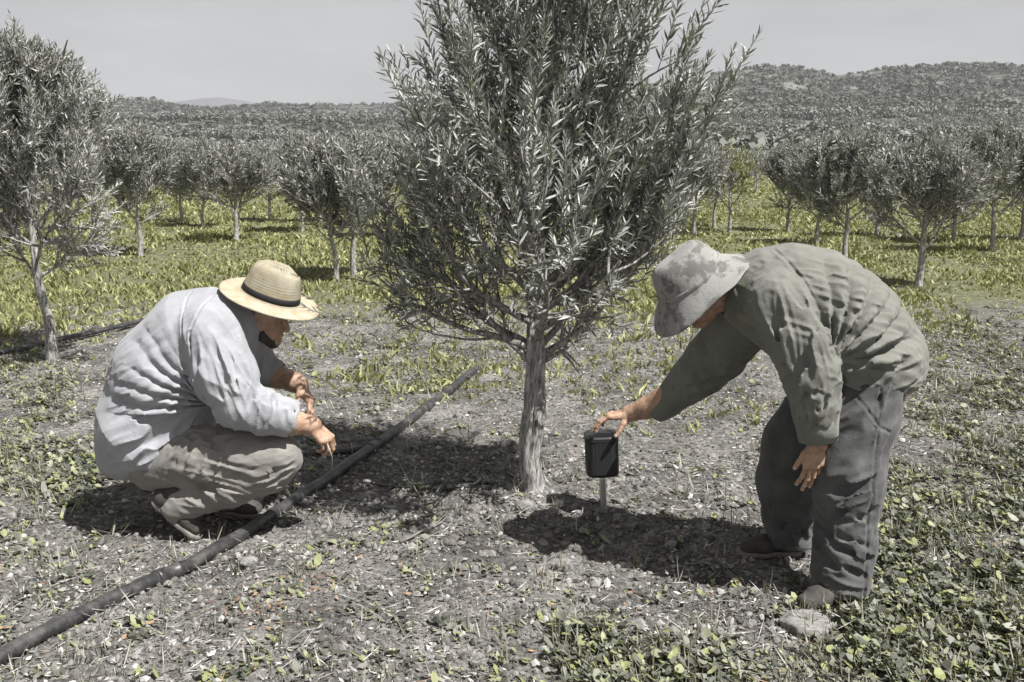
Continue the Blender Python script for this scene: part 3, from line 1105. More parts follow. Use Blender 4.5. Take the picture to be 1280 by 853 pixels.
bz = gh(bx, by) - 0.005
V = np.stack([np.stack([bx - np.cos(a) * w, by - np.sin(a) * w, bz], 1), np.stack([bx + np.cos(a) * w, by + np.sin(a) * w, bz], 1),
              np.stack([bx + ln[:, 0] * .4 + np.cos(a) * w * .7, by + ln[:, 1] * .4 + np.sin(a) * w * .7, bz + hh * .65], 1),
              np.stack([bx + ln[:, 0], by + ln[:, 1], bz + hh], 1)], 1).reshape(-1, 3)
o4 = (np.arange(n) * 4)[:, None]
tag(obj_np('grass', V, [np.concatenate([o4 + np.array([[0, 1, 2]]), o4 + np.array([[0, 2, 3]])])], m_grass), 'yellow green grass in the lanes between the tree rows', 'grass', None, 'stuff')

# dry leaves and straw
m_dry = leaf_mat('dry litter', [(0.0, (0.05, 0.047, 0.043)), (0.35, (0.16, 0.152, 0.142)), (0.75, (0.36, 0.35, 0.325)), (0.95, (0.66, 0.645, 0.61)), (0.97, (0.30, 0.20, 0.12)), (1.0, (0.40, 0.25, 0.15))], 0.7, 0.08, (0.3, 0.27, 0.2))
x, y = scatter(150000, 2.3, 11.0, 0.95)
k = rng.random(len(x)) < np.clip(0.55 + 2.0 * fbm2(x * 2.6, y * 2.6, 91, 3), 0.12, 1)
x, y = x[k], y[k]
n = len(x)
big = rng.random(n)
ln = np.where(big < 0.66, 0.007 + 0.030 * rng.random(n) ** 2, rng.uniform(0.03, 0.11, n))
wd = np.where(big < 0.62, ln * rng.uniform(0.22, 0.5, n), 0.0026)
a = rng.uniform(0, 6.28, n)
D = np.stack([np.cos(a), np.sin(a), rng.normal(0, 0.25, n)], 1)
S = np.stack([-np.sin(a), np.cos(a), rng.normal(0, 0.45, n)], 1)
P = np.stack([x, y, gh(x, y) + rng.uniform(0.003, 0.018, n)], 1)
V, Fc = leaves_mesh(P, D, S, ln, wd * (1 + y * 0.03), False)
tag(obj_np('dry_litter', V, Fc, m_dry), 'dry leaves and straw strewn over the soil', 'litter', None, 'stuff')

# a few drifts of rusty brown fallen leaves
m_rust = leaf_mat('rusty fallen leaves', [(0.0, (0.10, 0.072, 0.052)), (0.5, (0.23, 0.155, 0.105)), (1.0, (0.36, 0.265, 0.195))], 0.7, 0.1, (0.3, 0.2, 0.1))
P = []
for px, py, sd, cnt in ((352, 746, .085, 150), (322, 766, .06, 110), (408, 727, .03, 40), (441, 695, .03, 40), (716, 503, .06, 60), (630, 536, .05, 45)):
    c = gp(px, py)
    P.append(np.stack([c[0] + rng.normal(0, sd * 1.5, cnt), c[1] + rng.normal(0, sd * 1.5, cnt)], 1))
P = np.concatenate(P)
n = len(P)
a = rng.uniform(0, 6.28, n)
ln = 0.010 + 0.030 * rng.random(n) ** 1.5
V, Fc = leaves_mesh(np.stack([P[:, 0], P[:, 1], gh(P[:, 0], P[:, 1]) + rng.uniform(-.002, .016, n)], 1), np.stack([np.cos(a), np.sin(a), rng.normal(0, .3, n)], 1), np.stack([-np.sin(a), np.cos(a), rng.normal(0, .45, n)], 1), ln, ln * rng.uniform(.25, .45, n), True)
tag(obj_np('fallen_leaves', V, Fc, m_rust), 'rusty brown fallen leaves lying in small drifts on the grey soil', 'leaves', None, 'stuff')

# clods and gravel
m_clod, N, L, b = mat_base('clods', 0.95, 0.1)
gi = N.new('ShaderNodeNewGeometry')
r1 = ramp(N, [(0.0, (0.08, 0.076, 0.071)), (0.5, (0.19, 0.183, 0.172)), (0.93, (0.27, 0.262, 0.248)), (1.0, (0.46, 0.45, 0.43))])
L.new(gi.outputs['Random Per Island'], r1.inputs[0])
L.new(r1.outputs[0], b.inputs['Base Color'])
x, y = scatter(42000, 2.3, 9.5, 0.95)
xc, yc_ = TREE[0] + rng.normal(0, 0.55, 500), TREE[1] + rng.normal(-0.25, 0.45, 500)
x, y = np.concatenate([x, xc]), np.concatenate([y, yc_])
n = len(x)
r = 0.0025 + 0.015 * rng.random(n) ** 4.5
r[-500:] = 0.006 + 0.017 * rng.random(500) ** 2.5
t = (1 + 5 ** 0.5) / 2
ico = np.array([(-1, t, 0), (1, t, 0), (-1, -t, 0), (1, -t, 0), (0, -1, t), (0, 1, t), (0, -1, -t), (0, 1, -t), (t, 0, -1), (t, 0, 1), (-t, 0, -1), (-t, 0, 1)]) / 1.9
icf = np.array([(0, 11, 5), (0, 5, 1), (0, 1, 7), (0, 7, 10), (0, 10, 11), (1, 5, 9), (5, 11, 4), (11, 10, 2), (10, 7, 6), (7, 1, 8), (3, 9, 4), (3, 4, 2), (3, 2, 6), (3, 6, 8), (3, 8, 9), (4, 9, 5), (2, 4, 11), (6, 2, 10), (8, 6, 7), (9, 8, 1)])
V = ico[None] * (1 + 0.5 * (rng.random((n, 12, 1)) - 0.5)) * (r[:, None] * rng.uniform(0.7, 1.3, (n, 3)))[:, None, :]
V = V + np.stack([x, y, gh(x, y) + r * 0.2], 1)[:, None, :]
F_ = (np.arange(n) * 12)[:, None, None] + icf[None]
tag(obj_np('gravel', V.reshape(-1, 3), [F_.reshape(-1, 3)], m_clod), 'crumbly clods and small gravel on the soil', 'gravel', None, 'stuff')
# ------------------------------------------------------------------ the air between here and the hills
m = bpy.data.materials.new('hazy air'); m.use_nodes=True
nt = m.node_tree; nt.nodes.remove(nt.nodes['Principled BSDF'])
v = nt.nodes.new('ShaderNodeVolumePrincipled'); v.inputs['Color'].default_value=(.90,.93,.98,1); v.inputs['Density'].default_value=0.0003; v.inputs['Anisotropy'].default_value=0.2
nt.links.new(v.outputs[0], nt.nodes['Material Output'].inputs['Volume'])
x0,x1,y0,y1,z0,z1=-4200,4200,-40,2700,-40,160
V=[(x,y,z) for x in(x0,x1) for y in(y0,y1) for z in(z0,z1)]
Q=[(0,1,3,2),(4,6,7,5),(0,4,5,1),(2,3,7,6),(0,2,6,4),(1,5,7,3)]
tag(obj_np('haze',V,[Q],m),kind='stuff')
# ------------------------------------------------------------------ pipes, stones, twigs, probe
m_pipe = plain_mat('black polyethylene', (0.030, 0.030, 0.031), 0.42, 0.5, 0, 0.3, 25, 0.1, 0.002)
N = m_pipe.node_tree.nodes; L = m_pipe.node_tree.links
dn = noise_node(N, L, 14, 6, 0.7)
dr = ramp(N, [(0.45, 0.0), (0.70, 0.6)])
L.new(dn.outputs[0], dr.inputs[0])
prev = N['Principled BSDF'].inputs['Base Color'].links[0].from_socket
L.new(mix_rgb(N, L, prev, (0.17, 0.16, 0.15), dr.outputs[0]), N['Principled BSDF'].inputs['Base Color'])


def pipe_path(pxs_, r, lift=0.0, n=60):
    P = np.array([gp(a, c) for a, c in pxs_])
    t = np.linspace(0, len(P) - 1, n)
    Q = np.stack([np.interp(t, np.arange(len(P)), P[:, q]) for q in range(3)], 1)
    for _ in range(12):
        Q[1:-1] = (Q[:-2] + 2 * Q[1:-1] + Q[2:]) / 4
    Q[:, 2] = gh(Q[:, 0], Q[:, 1]) + r * 0.8 + lift
    for _ in range(6):
        Q[1:-1, 2] = (Q[:-2, 2] + 2 * Q[1:-1, 2] + Q[2:, 2]) / 4
    return Q


PR = 0.0265
mp_ = pipe_path([(-48, 854), (46, 806), (194, 735), (310, 668), (395, 612), (470, 562), (545, 505), (622, 448)], PR, 0.004, 90)
mp_[-6:, 2] -= np.linspace(0, 0.07, 6)
q = empty('irrigation_pipe', mp_[0])
tag(q, 'thick black irrigation pipe crossing the foreground between the crouching man and the tree', 'pipe')
mb = MB(); mb.tube(mp_, PR * (1 + 0.10 * (noise3(mp_ * 3.0, 5) - .5)), 18); mb.build('pipe', m_pipe, q)


def coupling(px, py, path, r, ln, parent):
    p = gp(px, py)
    i = int(np.argmin(((path[:, :2] - p[:2]) ** 2).sum(1)))
    i = min(max(i, 1), len(path) - 2)
    d = nz(path[i + 1] - path[i - 1])
    pts = [path[i] + d * ln * s for s in (-.5, -.49, -.3, -.29, .29, .3, .49, .5)]
    m_ = MB(); m_.tube(pts, [r * .98, r * 1.22, r * 1.22, r * 1.12, r * 1.12, r * 1.22, r * 1.22, r * .98], 18)
    m_.build('coupling', m_pipe, parent)


coupling(203, 726, mp_, PR, 0.13, q)
coupling(470, 561, mp_, PR, 0.14, q)
lp = pipe_path([(-260, 500), (-100, 470), (0, 449), (100, 426), (195, 403), (300, 382)], 0.024, 0.024, 60)
q2 = empty('irrigation_pipe', lp[0])
tag(q2, 'black irrigation pipe in the next row, behind the crouching man\'s back', 'pipe')
mb = MB(); mb.tube(lp, 0.024, 12); mb.build('pipe', m_pipe, q2)
# short branch pipe by the man's hands
bp = pipe_path([(388, 569), (425, 569), (466, 563)], 0.017, 0.012, 20)
q3 = empty('branch_pipe', bp[0])
tag(q3, 'short thin black branch pipe running from the thick pipe to the crouching man\'s hands', 'pipe')
mb = MB(); mb.tube(bp, 0.017, 14); mb.build('pipe', m_pipe, q3)
mb = MB(); d = nz(bp[0] - bp[2]); mb.tube([bp[0] - d * .03, bp[0] - d * .028, bp[0] + d * .004, bp[0] + d * .006], [.016, .022, .022, .012], 14); mb.build('end_cap', m_pipe, q3)
# thin drip tube and twigs
m_twig = plain_mat('dry twig', (0.20, 0.185, 0.165), 0.8, 0.2, 0, 0.4, 60)
dp = pipe_path([(455, 600), (480, 608), (520, 612), (572, 616), (618, 612)], 0.005, 0.006, 40)
mb = MB(); mb.tube(dp, 0.005, 8)
tag(mb.build('drip_tube', m_pipe), 'thin dark drip tube lying from the thick pipe towards the olive trunk', 'tube')
tw = pipe_path([(500, 680), (530, 668), (552, 660), (568, 640)], 0.004, 0.008, 24)
mb = MB(); mb.tube(tw, np.linspace(.0055, .003, 24), 6); mb.tube([tw[12], tw[12] + (0.03, 0.05, 0.02), tw[12] + (0.05, .1, .022)], [.003, .0025, .002], 5)
tag(mb.build('fallen_twig', m_twig), 'slender bent dry twig lying on the soil left below the olive trunk', 'twig')
# wire held by the crouching man
m_wire = plain_mat('pale wire', (0.62, 0.61, 0.58), 0.45, 0.5, 0, 0.1)

m_stone, N, L, b = mat_base('pale stone', 0.9, 0.2)
mpn = N.new('ShaderNodeMapping'); mpn.inputs['Rotation'].default_value = (0.3, 0.5, 0.6); mpn.inputs['Scale'].default_value = (1, 7, 2)
tcn = N.new('ShaderNodeTexCoord'); L.new(tcn.outputs['Object'], mpn.inputs[0])
sn = noise_node(N, L, 16, 6, 0.7, vec=mpn.outputs[0])
sr = ramp(N, [(0.32, (0.14, 0.135, 0.125)), (0.5, (0.26, 0.253, 0.24)), (0.66, (0.40, 0.39, 0.37))])
L.new(sn.outputs[0], sr.inputs[0]); L.new(sr.outputs[0], b.inputs['Base Color'])
bump(N, L, b, sn.outputs[0], 0.9, 0.012)


def stone(px, py, sx, sy, sz, rz, seed, label):
    p = gp(px, py)
    c = np.array([p[0], p[1], float(gh(p[0], p[1])) + sz * 0.35])
    F = Field(c - np.array([sx, sx, sz]) * 1.5, c + np.array([sx, sx, sz]) * 1.5, max(0.003, sx / 28))
    ax = [(math.cos(rz), math.sin(rz), 0.08), (-math.sin(rz), math.cos(rz), 0.05), (-.08, -.05, 1)]
    F.ell(c, (sx, sy, sz), ax)
    rr = np.random.default_rng(seed)
    for k in range(7):
        n_ = rr.normal(size=3)
        n_ = nz(n_)
        e = c + n_ * np.array([sx, sx if abs(math.sin(rz)) > .6 else sy, sz]) * rr.uniform(0.62, 0.82)
        F.half(e, n_, 0.008)
    F.displace(lambda P: sx * 0.10 * (noise3(P / (sx * 0.35), seed) - 0.5) + sx * 0.06 * (noise3(P / (sx * 0.12), seed + 1) - 0.5), sx * 0.3)
    V, Q = F.mesh()
    tag(obj_np('stone', V, Q, m_stone, None, True), label, 'stone')


stone(1004, 786, 0.105, 0.080, 0.042, 0.3, 1, 'large striped flat stone in front of the standing man\'s near shoe')
stone(881, 664, 0.058, 0.026, 0.024, -0.5, 2, 'long pale stone between the probe and the standing man\'s far shoe')
stone(311, 706, 0.040, 0.034, 0.028, 0.9, 3, 'pale squarish stone just right of the thick pipe below the crouching man')
stone(345, 690, 0.024, 0.018, 0.016, 0.2, 4, 'small pale stone beside the squarish stone near the thick pipe')
stone(459, 602, 0.030, 0.022, 0.02, 0.2, 5, 'pale stone beside the thick pipe where the drip tube starts')
stone(792, 660, 0.024, 0.02, 0.018, 0.7, 6, 'small bright stone right of the tip of the probe')
stone(655, 650, 0.05, 0.035, 0.03, 0.4, 7, 'dark rounded stone at the foot of the olive trunk')

# soil probe
m_blk = plain_mat('black housing', (0.022, 0.022, 0.023), 0.5, 0.4, 0, 0.2, 40, 0.05)
m_rod = plain_mat('brushed steel rod', (0.62, 0.61, 0.59), 0.32, 0.5, 0.75, 0.12, 60, 0.05)
tip = gp(755, 646)
PY_ = tip[1] / YS
boxc = at(752, 567, PY_)
mpx = m_per_px(boxc)
hh_, rw = 26 * mpx, 20.5 * mpx
axis = nz(at(752, 560, PY_) - at(754.5, 640, PY_))
ex = nz(np.cross([0, 1, 0], axis)); ey = np.cross(axis, ex)
prb = empty('soil_probe', tip)
tag(prb, 'black soil probe on a bright metal rod stuck in the ground under the man\'s hand', 'soil probe')


def squircle(r, h, ang, k):
    c, s_ = np.abs(np.cos(ang)), np.abs(np.sin(ang))
    f = 1.0 / (c ** 4.2 + s_ ** 4.2) ** (1 / 4.2)
    rib = 1 - 0.018 * (np.sin(ang * 30) > 0.2) * (abs(h) < hh_ * 0.62)
    return r * f * rib, np.full(len(ang), h)


mb = MB()
mb.lathe([(0.001, -hh_), (rw * .86, -hh_), (rw * .96, -hh_ + .006), (rw, -hh_ + .014), (rw, -hh_ * .65), (rw, -hh_ * .62), (rw, hh_ * .55), (rw, hh_ * .58), (rw, hh_ * .70), (rw * .95, hh_ * .74), (0.001, hh_ * .74)], 96, (boxc, ex, ey, axis), squircle)
prb_h = mb.build('housing', m_blk, prb, False)
mb = MB()
mb.lathe([(0.001, hh_ * .73), (rw * .90, hh_ * .73), (rw * 1.02, hh_ * .76), (rw * 1.02, hh_ * .93), (rw * .96, hh_ * .99), (rw * .70, hh_ * 1.0), (rw * .66, hh_ * .95), (0.001, hh_ * .95)], 96, (boxc, ex, ey, axis), lambda r, h, a, k: squircle(r, 9, a, k)[0:1] + (np.full(len(a), h),))
mb.build('lid', m_blk, prb, False)
mb = MB()
mb.lathe([(0.001, -hh_ - .012), (rw * .42, -hh_ - .012), (rw * .46, -hh_ + .002), (0.001, -hh_ + .002)], 32, (boxc, ex, ey, axis))
mb.build('collar', m_blk, prb, False)
mb = MB()
rt = boxc - axis * (hh_ + .006)
mb.tube([rt, rt - axis * 0.02, tip + axis * .02, tip - axis * .05], [.0165, .0155, .0150, .012], 24)
mb.build('rod', m_rod, prb, True)
# ------------------------------------------------------------------ people
m_skin, N, L, b = mat_base('skin', 0.5, 0.4)
n1 = noise_node(N, L, 26, 5, 0.65)
r1 = ramp(N, [(0.3, (0.28, 0.17, 0.115)), (0.55, (0.44, 0.285, 0.20)), (0.75, (0.56, 0.39, 0.285))])
L.new(n1.outputs[0], r1.inputs[0]); L.new(r1.outputs[0], b.inputs['Base Color'])
b.inputs['Subsurface Weight'].default_value = 0.08
b.inputs['Subsurface Radius'].default_value = (0.01, 0.004, 0.002)
n2 = noise_node(N, L, 190, 4, 0.7)
n3 = noise_node(N, L, 75, 3, 0.6)
pp = bump(N, L, b, n3.outputs[0], 0.5, 0.006)
bump(N, L, b, n2.outputs[0], 0.6, 0.003, pp)
m_nail = plain_mat('finger nail', (0.55, 0.40, 0.34), 0.35, 0.5, 0, 0.08)
m_eye = plain_mat('eye', (0.16, 0.14, 0.125), 0.2, 0.5, 0, 0.05, 30, 0)
m_hair = plain_mat('dark grey hair', (0.045, 0.040, 0.037), 0.7, 0.3, 0, 0.6, 120, 0.8, 0.004)
m_beard = plain_mat('greying beard', (0.075, 0.066, 0.058), 0.8, 0.2, 0, 0.7, 260, 1.0, 0.006)
m_lshirt = cloth_mat('pale cotton', (0.31, 0.314, 0.335), (0.39, 0.394, 0.412))
m_ltrous = cloth_mat('tan twill', (0.19, 0.182, 0.17), (0.29, 0.275, 0.25))
m_rshirt = cloth_mat('faded olive cotton', (0.155, 0.157, 0.138), (0.215, 0.217, 0.194), extra=((0.21, 0.22, 0.145), 3.0, 0.60))
m_rtrous = cloth_mat('worn grey denim', (0.062, 0.063, 0.063), (0.125, 0.125, 0.125), blotch=10)
m_shoe = plain_mat('dusty dark leather', (0.06, 0.055, 0.05), 0.75, 0.3, 0, 0.5, 20, 0.3)
m_sole = plain_mat('rubber sole', (0.19, 0.18, 0.165), 0.8, 0.2, 0, 0.3, 40, 0.3)
m_bhat = cloth_mat('pale hat cotton', (0.25, 0.246, 0.232), (0.34, 0.334, 0.318), extra=((0.15, 0.147, 0.138), 18.0, 0.50))
m_band = plain_mat('dark hat band', (0.02, 0.02, 0.022), 0.7, 0.2, 0, 0.2, 80, 0.2)

m_straw, N, L, b = mat_base('straw', 0.75, 0.25)
uvn = N.new('ShaderNodeUVMap')
sepu = N.new('ShaderNodeSeparateXYZ'); L.new(uvn.outputs[0], sepu.inputs[0])
wv = []
for i, (ax, sc) in enumerate(((0, 130), (1, 34))):
    mth = N.new('ShaderNodeMath'); mth.operation = 'MULTIPLY'; mth.inputs[1].default_value = sc * 2 * math.pi
    L.new(sepu.outputs[ax], mth.inputs[0])
    sn_ = N.new('ShaderNodeMath'); sn_.operation = 'SINE'; L.new(mth.outputs[0], sn_.inputs[0])
    wv.append(sn_)
pr = N.new('ShaderNodeMath'); pr.operation = 'MULTIPLY'
L.new(wv[0].outputs[0], pr.inputs[0]); L.new(wv[1].outputs[0], pr.inputs[1])
rs = ramp(N, [(0.0, (0.36, 0.32, 0.23)), (0.5, (0.50, 0.465, 0.36)), (1.0, (0.58, 0.55, 0.45))])
mra = N.new('ShaderNodeMapRange'); mra.inputs[1].default_value = -1; L.new(pr.outputs[0], mra.inputs[0])
L.new(mra.outputs[0], rs.inputs[0])
nst = noise_node(N, L, 22, 4, 0.6)
rst = ramp(N, [(0.4, (1, 1, 1)), (0.75, (0.78, 0.66, 0.52))])
L.new(nst.outputs[0], rst.inputs[0])
L.new(mix_rgb(N, L, rs.outputs[0], rst.outputs[0], 1.0, 'MULTIPLY'), b.inputs['Base Color'])
bump(N, L, b, pr.outputs[0], 0.7, 0.003)


def grid_for(points, pad, h):
    P = np.array(points)
    return Field(P.min(0) - pad, P.max(0) + pad, h)


def hand(F, wrist, d, n, right, curls, sc=1.0, thumb=(0.75, 0.75, -0.25), tbend=0.35, splay=0.07, nails=None):
    """wrist point, d finger direction, n back-of-hand direction; curls per finger (knuckle, middle, end)"""
    d = nz(d); n = nz(np.asarray(n) - d * np.dot(n, d))
    s = np.cross(n, d) if right else np.cross(d, n)
    lens = [(.043, .026, .021), (.047, .030, .022), (.043, .028, .021), (.034, .021, .018)]
    rads = [.0092, .0094, .0088, .0077]
    off = [.0285, .0095, -.0100, -.0280]
    kd = [.092, .096, .090, .080]
    w = np.asarray(wrist)
    for i in range(4):
        k_ = w + d * kd[i] * sc + s * off[i] * sc
        F.cone(w + s * off[i] * .55 * sc + d * .004, k_, .0145 * sc, .0118 * sc, .010)
        F.cone(w + d * .03 * sc + s * off[i] * .75 * sc - n * .006 * sc, k_ - n * .006 * sc - d * .01 * sc, .012 * sc, .0105 * sc, .010)
        F.ell(k_ + n * .003 * sc, (.0105 * sc,) * 3, None, .006)
    for i in range(4):
        p = w + d * kd[i] * sc + s * off[i] * sc
        a, sp = 0.0, splay * (1.5 - i)
        for j in range(3):
            a += curls[i][j]
            dd = nz((d * math.cos(a) - n * math.sin(a)) + s * sp * max(0, math.cos(a)))
            q = p + dd * lens[i][j] * sc
            r0, r1_ = rads[i] * (1 - .10 * j) * sc, rads[i] * (1 - .10 * (j + 1)) * sc
            F.cone(p, q, r0, r1_, .0055 if j == 0 else .0018)
            if j < 2:
                F.ell(q, (r1_ * 1.10,) * 3, None, .003)
            p = q
        if nails is not None:
            nn = nz(n * math.cos(a) + d * math.sin(a))
            nails.append((p - dd * .004 * sc, dd, np.cross(dd, nn), nn, rads[i] * .72 * sc))
    # thumb
    td = nz(d * thumb[0] + s * thumb[1] + n * thumb[2])
    p = w + d * .022 * sc + s * .020 * sc - n * .006 * sc
    F.cone(w + d * .01 * sc + s * .008 * sc, p + td * .034 * sc, .0150 * sc, .0138 * sc, .012)
    p = p + td * .034 * sc
    for j, (ln, r0, r1_) in enumerate(((.036, .0122, .0105), (.028, .0106, .0085))):
        td = nz(td + (d * 1.0 - n * .35) * tbend)
        q = p + td * ln * sc
        F.cone(p, q, r0 * sc, r1_ * sc, .005 if j == 0 else .002)
        p = q
    if nails is not None:
        nn = nz(np.cross(td, nz(np.cross(n + s * .8, td))))
        nails.append((p - td * .004 * sc, td, np.cross(td, nn), nn, .0075 * sc))


def head(F, c, u, f):
    u, f = nz(u), nz(f)
    f = nz(f - u * np.dot(u, f))
    l = np.cross(u, f)
    E = (f, l, u)
    c = np.asarray(c)
    F.ell(c + u * .028 - f * .012, (.097, .076, .094), E, .02)
    F.ell(c + f * .034 - u * .03, (.060, .061, .086), E, .03)
    F.cone(c - u * .055 - f * .01, c - u * .103 + f * .066, .050, .026, .025, (l, 1.15))
    F.cone(c + f * .084 + u * .016 + l * .03, c + f * .084 + u * .016 - l * .03, .012, .012, .012)
    for s in (-1, 1):
        F.ell(c + f * .066 + l * s * .042 - u * .022, (.024, .022, .018), E, .02)
        F.ell(c + f * .101 + l * s * .031 - u * .002, (.014, .017, .010), E, .010, True)
        F.ell(c + f * .083 + l * s * .031 - u * .010, (.011, .015, .006), E, .006)
        F.ell(c + l * s * .077 - f * .006 - u * .008, (.019, .009, .032), (nz(f - u * .2), l, nz(u + f * .2)), .006)
        F.ell(c + l * s * .083 - f * .002 - u * .006, (.010, .005, .018), E, .004, True)
        F.ell(c + f * .104 + l * s * .012 - u * .036, (.010, .009, .008), E, .006)
    F.cone(c + f * .092 + u * .006, c + f * .113 - u * .031, .008, .0125, .012)
    F.cone(c + f * .088 - u * .064 + l * .020, c + f * .096 - u * .064 - l * .0, .007, .009, .006)
    F.cone(c + f * .088 - u * .064 - l * .020, c + f * .096 - u * .064 + l * .0, .007, .009, .006)
    F.cone(c + f * .100 - u * .060 + l * .018, c + f * .100 - u * .060 - l * .018, .0022, .0022, .003, None, True)
    F.ell(c + f * .086 - u * .098, (.018, .022, .016), E, .015)


class Merge:
    def __init__(s):
        s.V, s.Q, s.n = [], [], 0

    def add(s, F):
        V, Q = F.mesh()
        s.V.append(V); s.Q += [q + s.n for q in Q]; s.n += len(V)

    def build(s, name, mat, parent=None):
        return obj_np(name, np.concatenate(s.V), [np.concatenate(s.Q)], mat, parent, True)


def person_mesh(islands, base):
    m = Merge()
    for F in islands:
        m.add(F)
    V = np.concatenate(m.V) - base
    o = link('person', mesh_np('person', V, [np.concatenate(m.Q)], m_skin, True))
    o.location = base
    return o


def nails_mesh(nails, parent):
    for (p, d, s, n, r) in nails:
        mb = MB()
        c = p + n * r * .95
        mb.lathe([(.0005, .0016), (r * .55, .0014), (r * .85, .0004), (r, -.0014)], 12, (c, s * .95, d * 1.15, n))
        mb.build('finger_nail', m_nail, parent)


def eyes(c, u, f, parent):
    u, f = nz(u), nz(f)
    f = nz(f - u * np.dot(u, f)); l = np.cross(u, f)
    for s in (-1, 1):
        mb = MB()
        o = np.asarray(c) + f * .078 + l * s * .031 - u * .002
        prof = [(.0124 * math.sin(t), .0124 * math.cos(t)) for t in np.linspace(0.02, math.pi - .02, 12)]
        mb.lathe(prof, 18, (o, l, u, f))
        mb.build('eye', m_eye, parent)


def hat_uv(o, seg, n):
    me = o.data
    uv = me.uv_layers.new(name='UVMap')
    li = np.zeros(len(me.loops), np.int32)
    me.loops.foreach_get('vertex_index', li)
    k, j = li // seg, li % seg
    U = j / seg
    st = np.zeros(len(me.polygons), np.int32); me.polygons.foreach_get('loop_start', st)
    for q in range(4):                     # close the seam
        pass
    jj = j.reshape(-1, 4)
    wrap = (jj.max(1) == seg - 1) & (jj.min(1) == 0)
    UU = U.reshape(-1, 4).copy()
    UU[wrap] = np.where(jj[wrap] == 0, 1.0, UU[wrap])
    uv.data.foreach_set('uv', np.stack([UU.ravel(), k / (n - 1)], 1).ravel().astype(np.float32))


def shoe(parent, heel, toe, up, lateral, width=0.042, low=False):
    """heel and toe points on the sole line"""
    heel, toe = np.asarray(heel), np.asarray(toe)
    d = nz(toe - heel); up = nz(np.asarray(up) - d * np.dot(up, d)); lat = np.cross(up, d)
    ln = np.linalg.norm(toe - heel)
    lo, hi = np.minimum(heel, toe) - .16, np.maximum(heel, toe) + .16
    F = Field(lo, hi, .005)
    F.ell(heel + d * .035 + up * .042, (.045, .036, .048), (d, lat, up), .03)
    F.cone(heel + d * .04 + up * .045, heel + d * ln * .62 + up * .038, .042, .036, .03, (lat, 1.1))
    F.cone(heel + d * ln * .62 + up * .034, toe - d * .045 + up * .028, .036, .028, .03, (lat, 1.3))
    F.cone(heel + d * .05 + up * .06, heel + d * .055 + up * .105, .040, .037, .02)
    F.half(heel + up * .012, -up, .004)
    F.displace(lambda P: .004 * (noise3(P * 40, 5) - .5) + wrinkle(P, heel + d * ln * .6 + up * .06, .05, lat, .012, .003, 9, 3))
    V, Q = F.mesh()
    o = obj_np('shoe', V, Q, m_shoe, parent, True)
    F = Field(lo, hi, .005)
    F.cone(heel + d * .04 + up * .004, heel + d * ln * .60 + up * .004, .040, .040, .01, (lat, 1.0))
    F.cone(heel + d * ln * .60 + up * .004, toe - d * .04 + up * .006, .044, .042, .02, (lat, 1.05))
    F.half(heel + up * .017, up, .004)
    F.half(heel - up * .006, -up, .004)
    V, Q = F.mesh()
    obj_np('sole', V, Q, m_sole, o, True)
    return o


